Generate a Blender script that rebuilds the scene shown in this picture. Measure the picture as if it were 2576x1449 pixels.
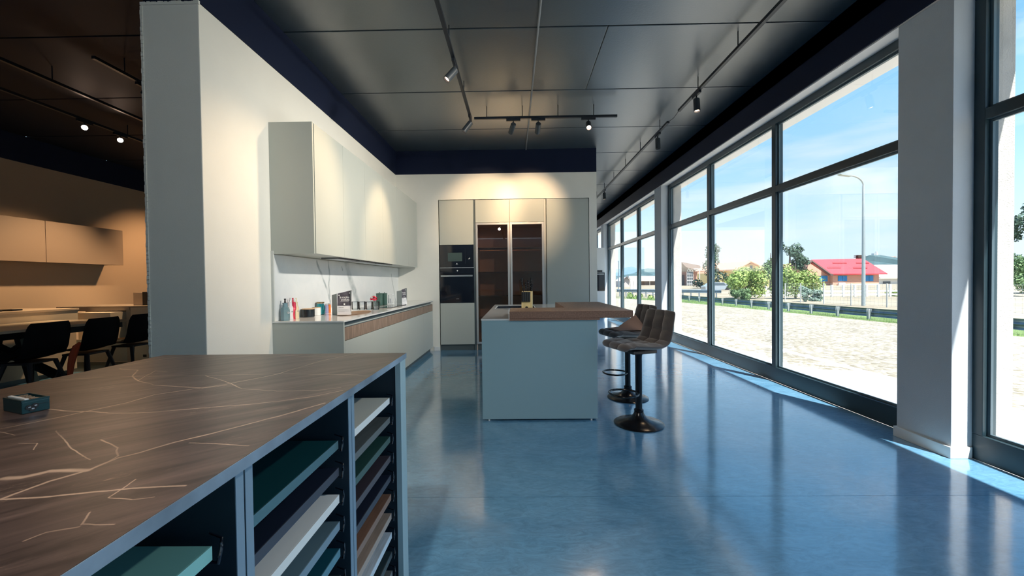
import bpy, bmesh, math, random
from mathutils import Vector, Matrix, Quaternion
random.seed(7)
PI = math.pi
sc = bpy.context.scene
for o in list(bpy.data.objects):
    bpy.data.objects.remove(o)
COL = sc.collection

# ------------------------------------------------------------------ camera
EYE = Vector((0, 0, 1.18)); FPX = 1000.0; W, H = 2576, 1449
YAW, PITCH, ROLL = .0139, .0166, -.0116
def cam_axes():
    cy, sy = math.cos(YAW), math.sin(YAW)
    f = Vector((-sy*math.cos(PITCH), cy*math.cos(PITCH), -math.sin(PITCH)))
    r = Vector((cy, sy, 0)); u = r.cross(f)
    c, s = math.cos(ROLL), math.sin(ROLL)
    return c*r+s*u, -s*r+c*u, f
R_, U_, F_ = cam_axes()
cd = bpy.data.cameras.new('camera'); cam = bpy.data.objects.new('camera', cd); COL.objects.link(cam)
cam.matrix_world = Matrix(((R_.x, U_.x, -F_.x, EYE.x), (R_.y, U_.y, -F_.y, EYE.y), (R_.z, U_.z, -F_.z, EYE.z), (0, 0, 0, 1)))
cd.sensor_width = 36; cd.lens = 36*FPX/W; cd.clip_start = .02; cd.clip_end = 4000
sc.camera = cam
def ray(px, py): return F_ + R_*((px-W/2)/FPX) + U_*((H/2-py)/FPX)
def on(px, py, ax, val):
    v = ray(px, py); t = (val-EYE[ax])/v[ax]; return EYE + v*t
def on_x(px, py, v): return on(px, py, 0, v)
def on_y(px, py, v): return on(px, py, 1, v)
def on_z(px, py, v): return on(px, py, 2, v)

# ------------------------------------------------------------------ world, sun, exposure
sc.view_settings.view_transform = 'Standard'; sc.view_settings.look = 'None'
sc.view_settings.exposure = 0.84; sc.view_settings.gamma = 1.0; sc.view_settings.use_curve_mapping = False
sc.cycles.max_bounces = 12; sc.cycles.diffuse_bounces = 8; sc.cycles.glossy_bounces = 5
sc.cycles.transparent_max_bounces = 16; sc.cycles.sample_clamp_indirect = 8
wd = bpy.data.worlds.new('sky'); sc.world = wd; wd.use_nodes = True
n = wd.node_tree.nodes; l = wd.node_tree.links; n.clear()
out = n.new('ShaderNodeOutputWorld'); bg = n.new('ShaderNodeBackground'); bg.inputs[1].default_value = 0.77
tc = n.new('ShaderNodeTexCoord'); sp = n.new('ShaderNodeSeparateXYZ'); cr = n.new('ShaderNodeValToRGB')
l.new(tc.outputs['Generated'], sp.inputs[0]); l.new(sp.outputs['Z'], cr.inputs[0])
e = cr.color_ramp.elements
e[0].position = 0.0; e[0].color = (.72, .88, 1.0, 1)
e[1].position = 1.0; e[1].color = (.10, .33, .86, 1)
for p, c in ((.07, (.66, .86, 1.0, 1)), (.22, (.42, .72, .98, 1)), (.45, (.22, .56, .98, 1))):
    q = e.new(p); q.color = c
# thin haze clouds low over the horizon
mp = n.new('ShaderNodeMapping'); mp.inputs['Scale'].default_value = (1.2, 1.2, 7)
nz = n.new('ShaderNodeTexNoise'); nz.inputs['Scale'].default_value = 2.6; nz.inputs['Detail'].default_value = 7
rr = n.new('ShaderNodeMapRange'); rr.inputs[1].default_value = .52; rr.inputs[2].default_value = .75; rr.inputs[4].default_value = .55
mx = n.new('ShaderNodeMix'); mx.data_type = 'RGBA'; mx.inputs[7].default_value = (.93, .96, 1.0, 1)
l.new(tc.outputs['Generated'], mp.inputs[0]); l.new(mp.outputs[0], nz.inputs['Vector']); l.new(nz.outputs['Fac'], rr.inputs[0])
l.new(rr.outputs[0], mx.inputs[0]); l.new(cr.outputs[0], mx.inputs[6]); l.new(mx.outputs[2], bg.inputs[0]); l.new(bg.outputs[0], out.inputs[0])
sd = bpy.data.lights.new('sun', 'SUN'); sd.energy = 8.5; sd.angle = .009; sd.color = (1, .96, .88)
sun = bpy.data.objects.new('sun', sd); COL.objects.link(sun)
sun.rotation_euler = Vector((-.215, .47, -1)).to_track_quat('-Z', 'Y').to_euler(); sun.location = (20, -20, 40)

# ------------------------------------------------------------------ materials
def mat(name, col, rough=.5, metal=0, spec=.5, coat=0, noise=None, bump=None, trans=0, emit=None, coatr=.05):
    """noise=(scale, amount, stretch xyz)   bump=(scale, strength)"""
    m = bpy.data.materials.new(name); m.use_nodes = True
    nt = m.node_tree; b = nt.nodes['Principled BSDF']
    b.inputs['Base Color'].default_value = (*col, 1); b.inputs['Roughness'].default_value = rough
    b.inputs['Metallic'].default_value = metal; b.inputs['Specular IOR Level'].default_value = spec
    b.inputs['Coat Weight'].default_value = coat; b.inputs['Coat Roughness'].default_value = coatr
    b.inputs['Transmission Weight'].default_value = trans
    if emit: b.inputs['Emission Color'].default_value = (*emit[0], 1); b.inputs['Emission Strength'].default_value = emit[1]
    if noise or bump:
        t = nt.nodes.new('ShaderNodeTexCoord')
    if noise:
        s, a, st = noise
        mpn = nt.nodes.new('ShaderNodeMapping'); mpn.inputs['Scale'].default_value = st
        nn = nt.nodes.new('ShaderNodeTexNoise'); nn.inputs['Scale'].default_value = s; nn.inputs['Detail'].default_value = 6
        cr = nt.nodes.new('ShaderNodeValToRGB')
        cr.color_ramp.elements[0].position = .3; cr.color_ramp.elements[1].position = .7
        cr.color_ramp.elements[0].color = tuple(c*(1-a) for c in col)+(1,)
        cr.color_ramp.elements[1].color = tuple(min(1, c*(1+a)) for c in col)+(1,)
        nt.links.new(t.outputs['Object'], mpn.inputs[0]); nt.links.new(mpn.outputs[0], nn.inputs['Vector'])
        nt.links.new(nn.outputs['Fac'], cr.inputs[0]); nt.links.new(cr.outputs[0], b.inputs['Base Color'])
    if bump:
        nb = nt.nodes.new('ShaderNodeTexNoise'); nb.inputs['Scale'].default_value = bump[0]; nb.inputs['Detail'].default_value = 4
        bp = nt.nodes.new('ShaderNodeBump'); bp.inputs['Strength'].default_value = bump[1]; bp.inputs['Distance'].default_value = .01
        nt.links.new(t.outputs['Object'], nb.inputs['Vector']); nt.links.new(nb.outputs['Fac'], bp.inputs['Height']); nt.links.new(bp.outputs[0], b.inputs['Normal'])
    return m

def glass_mat(name, tint, refl=1.0, rough=0.0):
    """thin pane: tinted see-through plus fresnel reflection"""
    m = bpy.data.materials.new(name); m.use_nodes = True; nt = m.node_tree; nt.nodes.clear()
    o = nt.nodes.new('ShaderNodeOutputMaterial'); mixs = nt.nodes.new('ShaderNodeMixShader')
    t = nt.nodes.new('ShaderNodeBsdfTransparent'); t.inputs[0].default_value = (*tint, 1)
    g = nt.nodes.new('ShaderNodeBsdfGlossy'); g.inputs['Roughness'].default_value = rough
    fr = nt.nodes.new('ShaderNodeFresnel'); fr.inputs[0].default_value = 1.45
    mu = nt.nodes.new('ShaderNodeMath'); mu.operation = 'MULTIPLY'; mu.inputs[1].default_value = refl
    nt.links.new(fr.outputs[0], mu.inputs[0]); nt.links.new(mu.outputs[0], mixs.inputs[0])
    nt.links.new(t.outputs[0], mixs.inputs[1]); nt.links.new(g.outputs[0], mixs.inputs[2]); nt.links.new(mixs.outputs[0], o.inputs[0])
    return m

def vein_mask(nt, vec, polylines, fade=.5):
    """0..1 mask of thin veins along polylines [(pts, width)], pts in object coordinates"""
    N = nt.nodes; L = nt.links; best = None
    for pts, wdt in polylines:
        for a, b in zip(pts[:-1], pts[1:]):
            a = Vector(a); b = Vector(b); ab = b-a; il = 1/max(ab.length_squared, 1e-9)
            s = N.new('ShaderNodeVectorMath'); s.operation = 'SUBTRACT'; L.new(vec, s.inputs[0]); s.inputs[1].default_value = a
            d = N.new('ShaderNodeVectorMath'); d.operation = 'DOT_PRODUCT'; L.new(s.outputs[0], d.inputs[0]); d.inputs[1].default_value = ab*il
            c = N.new('ShaderNodeClamp'); L.new(d.outputs['Value'], c.inputs[0])
            k = N.new('ShaderNodeVectorMath'); k.operation = 'SCALE'; k.inputs[0].default_value = ab; L.new(c.outputs[0], k.inputs['Scale'])
            q = N.new('ShaderNodeVectorMath'); q.operation = 'DISTANCE'; L.new(s.outputs[0], q.inputs[0]); L.new(k.outputs[0], q.inputs[1])
            r = N.new('ShaderNodeMapRange'); r.inputs[1].default_value = wdt*.5; r.inputs[2].default_value = wdt*(1+fade); r.inputs[3].default_value = 1; r.inputs[4].default_value = 0
            L.new(q.outputs['Value'], r.inputs[0])
            if best is None: best = r.outputs[0]
            else:
                m = N.new('ShaderNodeMath'); m.operation = 'MAXIMUM'; L.new(best, m.inputs[0]); L.new(r.outputs[0], m.inputs[1]); best = m.outputs[0]
    return best

def stone_mat(name, base, dark, veincol, polylines, wob=.01, rough=.45, spec=.5, minor=.25, streak=(3, 14, 3), rotz=.35, flat=(1, 1, 0)):
    m = mat(name, base, rough, spec=spec); nt = m.node_tree; N = nt.nodes; L = nt.links; b = N['Principled BSDF']
    t = N.new('ShaderNodeTexCoord')
    nn = N.new('ShaderNodeTexNoise'); nn.inputs['Scale'].default_value = 8; nn.inputs['Detail'].default_value = 7
    L.new(t.outputs['Object'], nn.inputs['Vector'])
    sub = N.new('ShaderNodeVectorMath'); sub.operation = 'SUBTRACT'; L.new(nn.outputs['Color'], sub.inputs[0]); sub.inputs[1].default_value = (.5, .5, .5)
    scl = N.new('ShaderNodeVectorMath'); scl.operation = 'SCALE'; L.new(sub.outputs[0], scl.inputs[0]); scl.inputs['Scale'].default_value = wob
    fl_ = N.new('ShaderNodeVectorMath'); fl_.operation = 'MULTIPLY'; L.new(scl.outputs[0], fl_.inputs[0]); fl_.inputs[1].default_value = flat; scl = fl_
    add = N.new('ShaderNodeVectorMath'); add.operation = 'ADD'; L.new(t.outputs['Object'], add.inputs[0]); L.new(scl.outputs[0], add.inputs[1])
    mask = vein_mask(nt, add.outputs[0], polylines)
    br = N.new('ShaderNodeTexNoise'); br.inputs['Scale'].default_value = 9; L.new(t.outputs['Object'], br.inputs['Vector'])
    brr = N.new('ShaderNodeMapRange'); brr.inputs[1].default_value = .3; brr.inputs[2].default_value = .6; brr.inputs[3].default_value = .28; L.new(br.outputs['Fac'], brr.inputs[0])
    mm = N.new('ShaderNodeMath'); mm.operation = 'MULTIPLY'; L.new(mask, mm.inputs[0]); L.new(brr.outputs[0], mm.inputs[1])
    # cloudy streaks
    mpn = N.new('ShaderNodeMapping'); mpn.inputs['Scale'].default_value = streak; rtn = N.new('ShaderNodeMapping'); rtn.inputs['Rotation'].default_value = (0, 0, rotz)
    st = N.new('ShaderNodeTexNoise'); st.inputs['Scale'].default_value = 2.6; st.inputs['Detail'].default_value = 9; st.inputs['Roughness'].default_value = .68; st.inputs['Distortion'].default_value = .6
    L.new(t.outputs['Object'], rtn.inputs[0]); L.new(rtn.outputs[0], mpn.inputs[0]); L.new(mpn.outputs[0], st.inputs['Vector'])
    cr = N.new('ShaderNodeValToRGB'); cr.color_ramp.elements[0].position = .38; cr.color_ramp.elements[1].position = .66
    cr.color_ramp.elements[0].color = (*dark, 1); cr.color_ramp.elements[1].color = (*base, 1); L.new(st.outputs['Fac'], cr.inputs[0])
    # fine hair veins where a ridged noise crosses its middle
    h = N.new('ShaderNodeTexNoise'); h.inputs['Scale'].default_value = 5.5; h.inputs['Detail'].default_value = 5; h.inputs['Distortion'].default_value = 1.2
    L.new(mpn.outputs[0], h.inputs['Vector'])
    hs = N.new('ShaderNodeMath'); hs.operation = 'SUBTRACT'; L.new(h.outputs['Fac'], hs.inputs[0]); hs.inputs[1].default_value = .5
    ha = N.new('ShaderNodeMath'); ha.operation = 'ABSOLUTE'; L.new(hs.outputs[0], ha.inputs[0])
    hr = N.new('ShaderNodeMapRange'); hr.inputs[1].default_value = 0; hr.inputs[2].default_value = .010; hr.inputs[3].default_value = 1; hr.inputs[4].default_value = 0; L.new(ha.outputs[0], hr.inputs[0])
    h2 = N.new('ShaderNodeMapRange'); h2.inputs[1].default_value = .58; h2.inputs[2].default_value = .72; h2.inputs[4].default_value = minor; L.new(br.outputs['Fac'], h2.inputs[0])
    hm = N.new('ShaderNodeMath'); hm.operation = 'MULTIPLY'; L.new(hr.outputs[0], hm.inputs[0]); L.new(h2.outputs[0], hm.inputs[1])
    mxx = N.new('ShaderNodeMath'); mxx.operation = 'MAXIMUM'; L.new(mm.outputs[0], mxx.inputs[0]); L.new(hm.outputs[0], mxx.inputs[1])
    mix = N.new('ShaderNodeMix'); mix.data_type = 'RGBA'; L.new(mxx.outputs[0], mix.inputs[0]); L.new(cr.outputs[0], mix.inputs[6]); mix.inputs[7].default_value = (*veincol, 1)
    L.new(mix.outputs[2], b.inputs['Base Color'])
    return m

M = {}
M['wall'] = mat('wall_paint', (.84, .83, .77), .75, noise=(3, .02, (1, 1, 1)), bump=(220, .12))
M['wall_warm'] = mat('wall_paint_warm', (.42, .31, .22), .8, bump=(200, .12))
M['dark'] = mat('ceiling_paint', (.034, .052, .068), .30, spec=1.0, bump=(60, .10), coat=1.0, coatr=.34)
M['dark_shaded'] = mat('ceiling_paint_shaded', (.008, .012, .026), .6, spec=.3)  # ceiling paint again, with the left room's shade put into the colour
M['band'] = mat('band_paint', (.005, .011, .036), .65, spec=.25)
M['greige'] = mat('cabinet_lacquer', (.48, .51, .475), .42, spec=.4, bump=(500, .03))
M['greige_edge'] = mat('cabinet_edge', (.66, .68, .66), .5)
M['channel'] = mat('channel_metal', (.16, .20, .22), .4, metal=.6)
M['plinth'] = mat('plinth_metal', (.10, .13, .14), .45, metal=.3)
M['white'] = mat('white_lacquer', (.82, .84, .84), .35)
M['frame'] = mat('window_frame_paint', (.022, .046, .060), .35, spec=.5)
M['frame_trim'] = mat('window_bead', (.10, .15, .18), .35)
M['pillar'] = mat('pillar_paint', (.62, .66, .70), .7, bump=(150, .12), noise=(2, .05, (1, 1, 1)))
M['lintel'] = mat('lintel_paint', (.82, .80, .78), .75)
M['concrete'] = mat('exterior_concrete', (.70, .68, .64), .85, bump=(90, .5), noise=(12, .08, (1, 1, 1)))
M['fin_concrete'] = mat('fin_concrete', (.44, .43, .41), .85, bump=(90, .5), noise=(9, .10, (1, 1, .6)))
M['glass'] = glass_mat('clear_pane', (.985, .993, .995), .22)
M['glass_dark'] = glass_mat('smoked_pane', (.78, .68, .62), 1.6)
M['black'] = mat('black_metal', (.012, .014, .018), .35, spec=.5)
M['black_gloss'] = mat('black_glass', (.004, .006, .014), .06, spec=.6)
M['steel'] = mat('brushed_steel', (.62, .64, .66), .28, metal=1)
M['alu'] = mat('aluminium', (.66, .66, .66), .35, metal=.8)
M['chrome'] = mat('chrome', (.8, .82, .85), .1, metal=1)
def wood(name, c, stretch=(1, 12, 12), a=.25, rough=.5, scale=4):
    return mat(name, c, rough, noise=(scale, a, stretch))
M['oak'] = wood('brown_oak', (.29, .205, .155), (9, 9, 1.2), .32, .5, 5)
M['slabwood'] = wood('worktop_wood', (.28, .155, .105), (14, 2, 14), .22, .42, 6)
# polished blue-grey resin floor
def floor_mat():
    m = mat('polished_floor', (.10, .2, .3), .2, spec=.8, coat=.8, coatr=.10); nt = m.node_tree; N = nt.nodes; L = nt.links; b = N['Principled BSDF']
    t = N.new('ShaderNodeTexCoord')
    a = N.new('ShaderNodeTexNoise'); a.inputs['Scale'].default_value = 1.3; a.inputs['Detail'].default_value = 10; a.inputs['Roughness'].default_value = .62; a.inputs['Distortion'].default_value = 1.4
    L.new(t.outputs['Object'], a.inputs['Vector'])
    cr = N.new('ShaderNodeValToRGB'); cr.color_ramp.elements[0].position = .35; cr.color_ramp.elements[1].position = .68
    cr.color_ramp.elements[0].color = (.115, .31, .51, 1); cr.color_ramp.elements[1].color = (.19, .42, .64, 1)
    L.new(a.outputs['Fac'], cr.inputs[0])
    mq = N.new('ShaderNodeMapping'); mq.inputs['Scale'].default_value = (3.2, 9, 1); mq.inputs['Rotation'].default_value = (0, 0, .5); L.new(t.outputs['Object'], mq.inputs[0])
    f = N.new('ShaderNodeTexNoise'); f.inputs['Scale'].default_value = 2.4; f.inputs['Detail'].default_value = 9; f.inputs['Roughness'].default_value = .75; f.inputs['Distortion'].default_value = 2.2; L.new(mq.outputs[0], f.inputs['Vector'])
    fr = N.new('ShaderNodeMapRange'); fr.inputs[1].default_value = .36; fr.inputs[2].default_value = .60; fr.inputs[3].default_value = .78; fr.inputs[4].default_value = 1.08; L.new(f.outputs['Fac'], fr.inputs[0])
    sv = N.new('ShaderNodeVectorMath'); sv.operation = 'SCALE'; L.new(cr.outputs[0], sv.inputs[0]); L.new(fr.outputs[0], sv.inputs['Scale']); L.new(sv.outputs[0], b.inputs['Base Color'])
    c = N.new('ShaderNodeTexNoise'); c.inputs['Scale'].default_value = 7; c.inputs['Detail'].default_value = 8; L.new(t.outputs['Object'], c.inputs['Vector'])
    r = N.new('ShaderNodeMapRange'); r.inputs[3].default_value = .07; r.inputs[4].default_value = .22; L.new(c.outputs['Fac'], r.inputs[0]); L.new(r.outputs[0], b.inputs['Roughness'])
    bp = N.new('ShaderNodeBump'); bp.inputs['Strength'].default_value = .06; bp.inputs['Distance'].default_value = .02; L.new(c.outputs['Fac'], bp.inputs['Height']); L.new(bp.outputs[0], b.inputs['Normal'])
    return m
M['floor'] = floor_mat()

# ------------------------------------------------------------------ mesh helpers
class MB:
    def __init__(s): s.b = bmesh.new()
    def box(s, x0, x1, y0, y1, z0, z1, bev=0):
        x0, x1 = sorted((x0, x1)); y0, y1 = sorted((y0, y1)); z0, z1 = sorted((z0, z1))
        r = bmesh.ops.create_cube(s.b, size=1)
        for v in r['verts']:
            v.co = Vector(((x0+x1)/2+v.co.x*(x1-x0), (y0+y1)/2+v.co.y*(y1-y0), (z0+z1)/2+v.co.z*(z1-z0)))
        if bev:
            ed = list({e for v in r['verts'] for e in v.link_edges})
            bmesh.ops.bevel(s.b, geom=ed, offset=bev, segments=2, affect='EDGES', profile=.6)
        return s
    def poly(s, pts):
        s.b.faces.new([s.b.verts.new(p) for p in pts]); return s
    def prism(s, pts2, axis, a, b):
        """polygon in the other two axes (cyclic order), extruded from a to b along axis"""
        def P(p, t): return ((t, p[0], p[1]), (p[0], t, p[1]), (p[0], p[1], t))[axis]
        v0 = [s.b.verts.new(P(p, a)) for p in pts2]; v1 = [s.b.verts.new(P(p, b)) for p in pts2]
        s.b.faces.new(v0); s.b.faces.new(v1[::-1]); k = len(pts2)
        for i in range(k): s.b.faces.new((v0[i], v1[i], v1[(i+1) % k], v0[(i+1) % k]))
        return s
    def tube(s, pts, r, seg=10, cap=True, closed=False):
        pts = [Vector(p) for p in pts]; rings = []; k = len(pts)
        rs = r if isinstance(r, (list, tuple)) else [r]*k; up = None
        for i, p in enumerate(pts):
            if closed: d = pts[(i+1) % k]-pts[i-1]
            else: d = pts[min(i+1, k-1)]-pts[max(i-1, 0)]
            d.normalize()
            if up is None: up = Vector((0, 0, 1)) if abs(d.z) < .9 else Vector((1, 0, 0))
            a = d.cross(up).normalized(); up = a.cross(d).normalized()
            rings.append([s.b.verts.new(p+(a*math.cos(2*PI*j/seg)+up*math.sin(2*PI*j/seg))*rs[i]) for j in range(seg)])
        for i in range(k if closed else k-1):
            A, B = rings[i], rings[(i+1) % k]
            for j in range(seg): s.b.faces.new((A[j], A[(j+1) % seg], B[(j+1) % seg], B[j]))
        if cap and not closed: s.b.faces.new(rings[0][::-1]); s.b.faces.new(rings[-1])
        return s
    def lathe(s, prof, c=(0, 0, 0), seg=24, cap0=True):
        """prof [(r, z)] from bottom to top, around vertical axis"""
        rings = []
        for r, z in prof:
            if r < 1e-5: rings.append([s.b.verts.new((c[0], c[1], c[2]+z))])
            else: rings.append([s.b.verts.new((c[0]+r*math.cos(2*PI*j/seg), c[1]+r*math.sin(2*PI*j/seg), c[2]+z)) for j in range(seg)])
        for A, B in zip(rings[:-1], rings[1:]):
            for j in range(seg):
                k = (j+1) % seg
                if len(A) == 1 and len(B) == 1: continue
                if len(A) == 1: s.b.faces.new((A[0], B[k], B[j]))
                elif len(B) == 1: s.b.faces.new((A[j], A[k], B[0]))
                else: s.b.faces.new((A[j], A[k], B[k], B[j]))
        if len(rings[0]) > 1 and cap0: s.b.faces.new(rings[0][::-1])
        if len(rings[-1]) > 1: s.b.faces.new(rings[-1])
        return s
    def grid(s, f, nu, nv):
        g = [[s.b.verts.new(f(i/nu, j/nv)) for j in range(nv+1)] for i in range(nu+1)]
        for i in range(nu):
            for j in range(nv): s.b.faces.new((g[i][j], g[i+1][j], g[i+1][j+1], g[i][j+1]))
        return g
    def xf(s, m, verts=None):
        bmesh.ops.transform(s.b, matrix=m, verts=verts or s.b.verts[:]); return s

def wloc(o):
    v = Vector((0, 0, 0))
    while o: v += o.location; o = o.parent
    return v
def put(name, mb, m, parent=None, local=False, smooth=False, label=None, kind=None, origin=None):
    b = mb.b
    if parent and not local: bmesh.ops.translate(b, vec=-wloc(parent), verts=b.verts[:])
    if origin is not None: bmesh.ops.translate(b, vec=-Vector(origin), verts=b.verts[:])
    bmesh.ops.recalc_face_normals(b, faces=b.faces[:])
    me = bpy.data.meshes.new(name); b.to_mesh(me); b.free()
    if m: me.materials.append(M[m] if isinstance(m, str) else m)
    if smooth:
        me.shade_smooth()
        try: me.set_sharp_from_angle(angle=math.radians(38))
        except Exception: pass
    o = bpy.data.objects.new(name, me); COL.objects.link(o)
    if parent: o.parent = parent
    if origin is not None: o.location = origin
    if label: o['label'] = label
    if kind: o['kind'] = kind
    return o
def tag(o, label, cat, group=None):
    o['label'] = label; o['category'] = cat
    if group: o['group'] = group
    return o
def thing(name, label, cat, loc=(0, 0, 0), rz=0, group=None):
    o = bpy.data.objects.new(name, None); COL.objects.link(o); o.location = loc; o.rotation_euler = (0, 0, rz)
    o.empty_display_size = .1
    return tag(o, label, cat, group)
def setting(name, loc=(0, 0, 0)):
    o = bpy.data.objects.new(name, None); COL.objects.link(o); o.location = loc; o['kind'] = 'structure'; return o
def struct(name, mb, m): 
    o = put(name, mb, m); o['kind'] = 'structure'; return o
def dup(o, parent=None):
    c = o.copy(); COL.objects.link(c); c.parent = parent
    for ch in list(o.children): dup(ch, c)
    return c

# ================================================================== ROOM SHELL
YB, XL, ZT, ZC = 6.82, -2.067, 3.03, 3.43      # back wall face, partition face, top of light paint, ceiling
XG = 2.80                                        # inner face of the window pillars
YN, YF = -7.4, 18.6                              # near and far ends of the building
XW = -7.35                                       # far left wall
# floor in big poured fields with thin joints
fl = setting('floor')
ys = [YN, -3.3, .0, 2.156, 5.62, 9.1, 12.6, YF]
for a, b in zip(ys[:-1], ys[1:]):
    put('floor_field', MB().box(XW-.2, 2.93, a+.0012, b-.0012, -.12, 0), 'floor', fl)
struct('trim_1', MB().box(XW-.2, 3.3, YN, YF, -.3, -.121), mat('sub_floor', (.02, .03, .04), .9))
# ceiling: precast slabs with recessed joints
ce = setting('ceiling')
k0 = 3.565
yy = [k0+1.167*i for i in range(-9, 13)]
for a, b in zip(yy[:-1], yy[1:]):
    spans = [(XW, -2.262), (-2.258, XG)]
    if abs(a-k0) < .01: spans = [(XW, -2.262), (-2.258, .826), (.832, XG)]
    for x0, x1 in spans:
        put('ceiling_slab', MB().box(x0, x1, a+.008, b-.008, ZC, ZC+.10, .004), 'dark' if x0 > -3 else 'dark_shaded', ce)
put('ceiling_backing', MB().box(XW-.2, 3.3, yy[0], yy[-1], ZC+.04+.07, ZC+.3), 'band', ce)
# partition on the left (light below, dark band above)
w = setting('wall_partition')
mb = MB()
def rough_face(u, v):
    return (-2.452+u*(.385), 2.605, v*ZT)
mb.box(-2.452, XL, 2.605, YB+.65, 0, ZT, .006)
# ragged plaster edges at the top and outer side of the wall end
random.seed(3)
put('plaster', mb, 'wall', w)
mb = MB()
for i in range(26):
    x = -2.452+.385*(i/26); r = random.uniform(.003, .008)
    mb.box(x, x+.02, 2.600-r*.3, 2.61, ZT-.012, ZT+random.uniform(.002, .012))
for i in range(110):
    z = .02+i*.0272; mb.box(-2.452-random.uniform(.001, .006), -2.44, 2.602, 2.62, z, z+.03)
put('ragged_plaster_edge', mb, 'wall', w)
struct('trim_2', MB().box(-2.442, XL+.004, 2.612, YB+.64, ZT+.001, ZC-.001), 'band')
# back wall with a niche for the tall cabinets
w = MB()
w.box(XL+.001, -1.345, YB, YB+.65, 0, ZT).box(1.236, 1.365, YB, YB+.65, 0, ZT).box(-1.345, 1.236, YB, YB+.65, 2.592, ZT).box(-1.345, 1.236, YB+.63, YB+.65, 0, 2.592)
struct('wall_back', w, 'wall')
struct('trim_3', MB().box(XL+.005, 1.365, YB-.004, YB+.64, ZT+.001, ZC-.001), 'band')
# outer walls
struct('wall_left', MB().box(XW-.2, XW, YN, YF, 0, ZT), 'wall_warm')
struct('trim_4', MB().box(XW-.2, XW+.006, YN, YF, ZT+.001, ZC), 'band')
struct('wall_near', MB().box(XW, XG, YN-.2, YN, 0, ZC), 'wall')
struct('wall_far', MB().box(XW, 3.3, YF, YF+.2, 0, ZC), 'wall')
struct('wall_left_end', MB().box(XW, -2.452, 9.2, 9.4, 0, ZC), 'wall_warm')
struct('baseboard_back', MB().box(XL+.62, -1.347, YB-.012, YB, 0, .07, .003), 'white')
# window side: pillars, lintel, dark beam above
PY = [(-7.74+5.17*i, -7.37+5.17*i) for i in range(6)]
PY = [(2.60-5.17*2, 2.97-5.17*2), (2.60-5.17, 2.97-5.17), (2.60, 2.97), (7.77, 8.14), (12.94, 13.31), (18.11, 18.48)]
for i, (a, b) in enumerate(PY):
    ww = setting('wall_pillar' if i == 0 else 'wall_pillar', (XG, a, 0))
    put('pillar_shaft', MB().box(XG, 3.02, a, b, -.3, 2.999, .003), 'pillar', ww); put('outer_fin', MB().box(3.0201, 3.19, a, b, -.3, 2.999, .003), 'fin_concrete', ww)
    if i < 5: put('pillar_base', MB().box(XG-.016, 2.925, a-.012, b+.012, 0, .075, .004), 'white', ww)
struct('trim_5', MB().box(XG, 3.30, YN-.2, YF+.2, 3.0, 3.25), 'lintel')
struct('trim_6', MB().box(XG-.015, XG, YN, YF, 3.012, ZC), 'band')
struct('trim_7', MB().box(XG-.015, 3.30, YN-.2, YF+.2, 3.252, 3.75), 'band')
# windows, three lights wide, transom at 2.19 m
def window(idx, y0, y1):
    wn = setting('window_%d' % idx, (2.93, y0, 0))
    xa, xb = 2.9302, 3.015
    put('bottom_rail', MB().box(xa, xb, y0, y1, 0, .165, .003), 'frame', wn)
    put('head_rail', MB().box(xa, xb, y0, y1, 2.925, 2.999, .003), 'frame', wn)
    put('jamb', MB().box(xa, xb, y0, y0+.06, .166, 2.924, .003), 'frame', wn)
    put('jamb', MB().box(xa, xb, y1-.06, y1, .166, 2.924, .003), 'frame', wn)
    L = (y1-y0-.12); mids = [y0+.06+L/3, y0+.06+2*L/3]
    for m in mids: put('mullion', MB().box(xa, xb, m-.034, m+.034, .166, 2.924, .003), 'frame', wn)
    edges = [y0+.06, mids[0]-.034, mids[0]+.034, mids[1]-.034, mids[1]+.034, y1-.06]
    for a, b in ((edges[0], edges[1]), (edges[2], edges[3]), (edges[4], edges[5])):
        put('transom', MB().box(xa, xb, a, b, 2.155, 2.225, .003), 'frame', wn)
        for z0, z1 in ((.166, 2.154), (2.226, 2.924)):
            be = MB(); t = .016
            be.box(xa+.03, xa+.046, a, a+t, z0, z1).box(xa+.03, xa+.046, b-t, b, z0, z1).box(xa+.03, xa+.046, a+t, b-t, z0, z0+t).box(xa+.03, xa+.046, a+t, b-t, z1-t, z1)
            put('glazing_bead', be, 'frame_trim', wn)
            put('pane', MB().box(xa+.048, xa+.054, a, b, z0, z1), 'glass', wn)
    return wn
for i in range(5): window(i+1, PY[i][1]+.001, PY[i+1][0]-.001)

# ================================================================== OUTSIDE
gravel = mat('pale_gravel', (.62, .59, .50), .95); nt = gravel.node_tree; N = nt.nodes; L = nt.links
t = N.new('ShaderNodeTexCoord'); vo = N.new('ShaderNodeTexVoronoi'); vo.inputs['Scale'].default_value = 17; vo.inputs['Randomness'].default_value = 1
L.new(t.outputs['Object'], vo.inputs['Vector'])
cr = N.new('ShaderNodeValToRGB'); cr.color_ramp.elements[0].color = (.18, .16, .115, 1); cr.color_ramp.elements[1].color = (.425, .395, .33, 1)
sx = N.new('ShaderNodeSeparateColor'); L.new(vo.outputs['Color'], sx.inputs[0]); L.new(sx.outputs[0], cr.inputs[0])
big = N.new('ShaderNodeTexNoise'); big.inputs['Scale'].default_value = .8; big.inputs['Detail'].default_value = 6; L.new(t.outputs['Object'], big.inputs['Vector'])
bm_ = N.new('ShaderNodeMapRange'); bm_.inputs[1].default_value = .3; bm_.inputs[2].default_value = .7; bm_.inputs[3].default_value = .82; bm_.inputs[4].default_value = 1.08; L.new(big.outputs['Fac'], bm_.inputs[0])
sc_ = N.new('ShaderNodeVectorMath'); sc_.operation = 'SCALE'; L.new(cr.outputs[0], sc_.inputs[0]); L.new(bm_.outputs[0], sc_.inputs['Scale']); L.new(sc_.outputs[0], N['Principled BSDF'].inputs['Base Color'])
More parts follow.
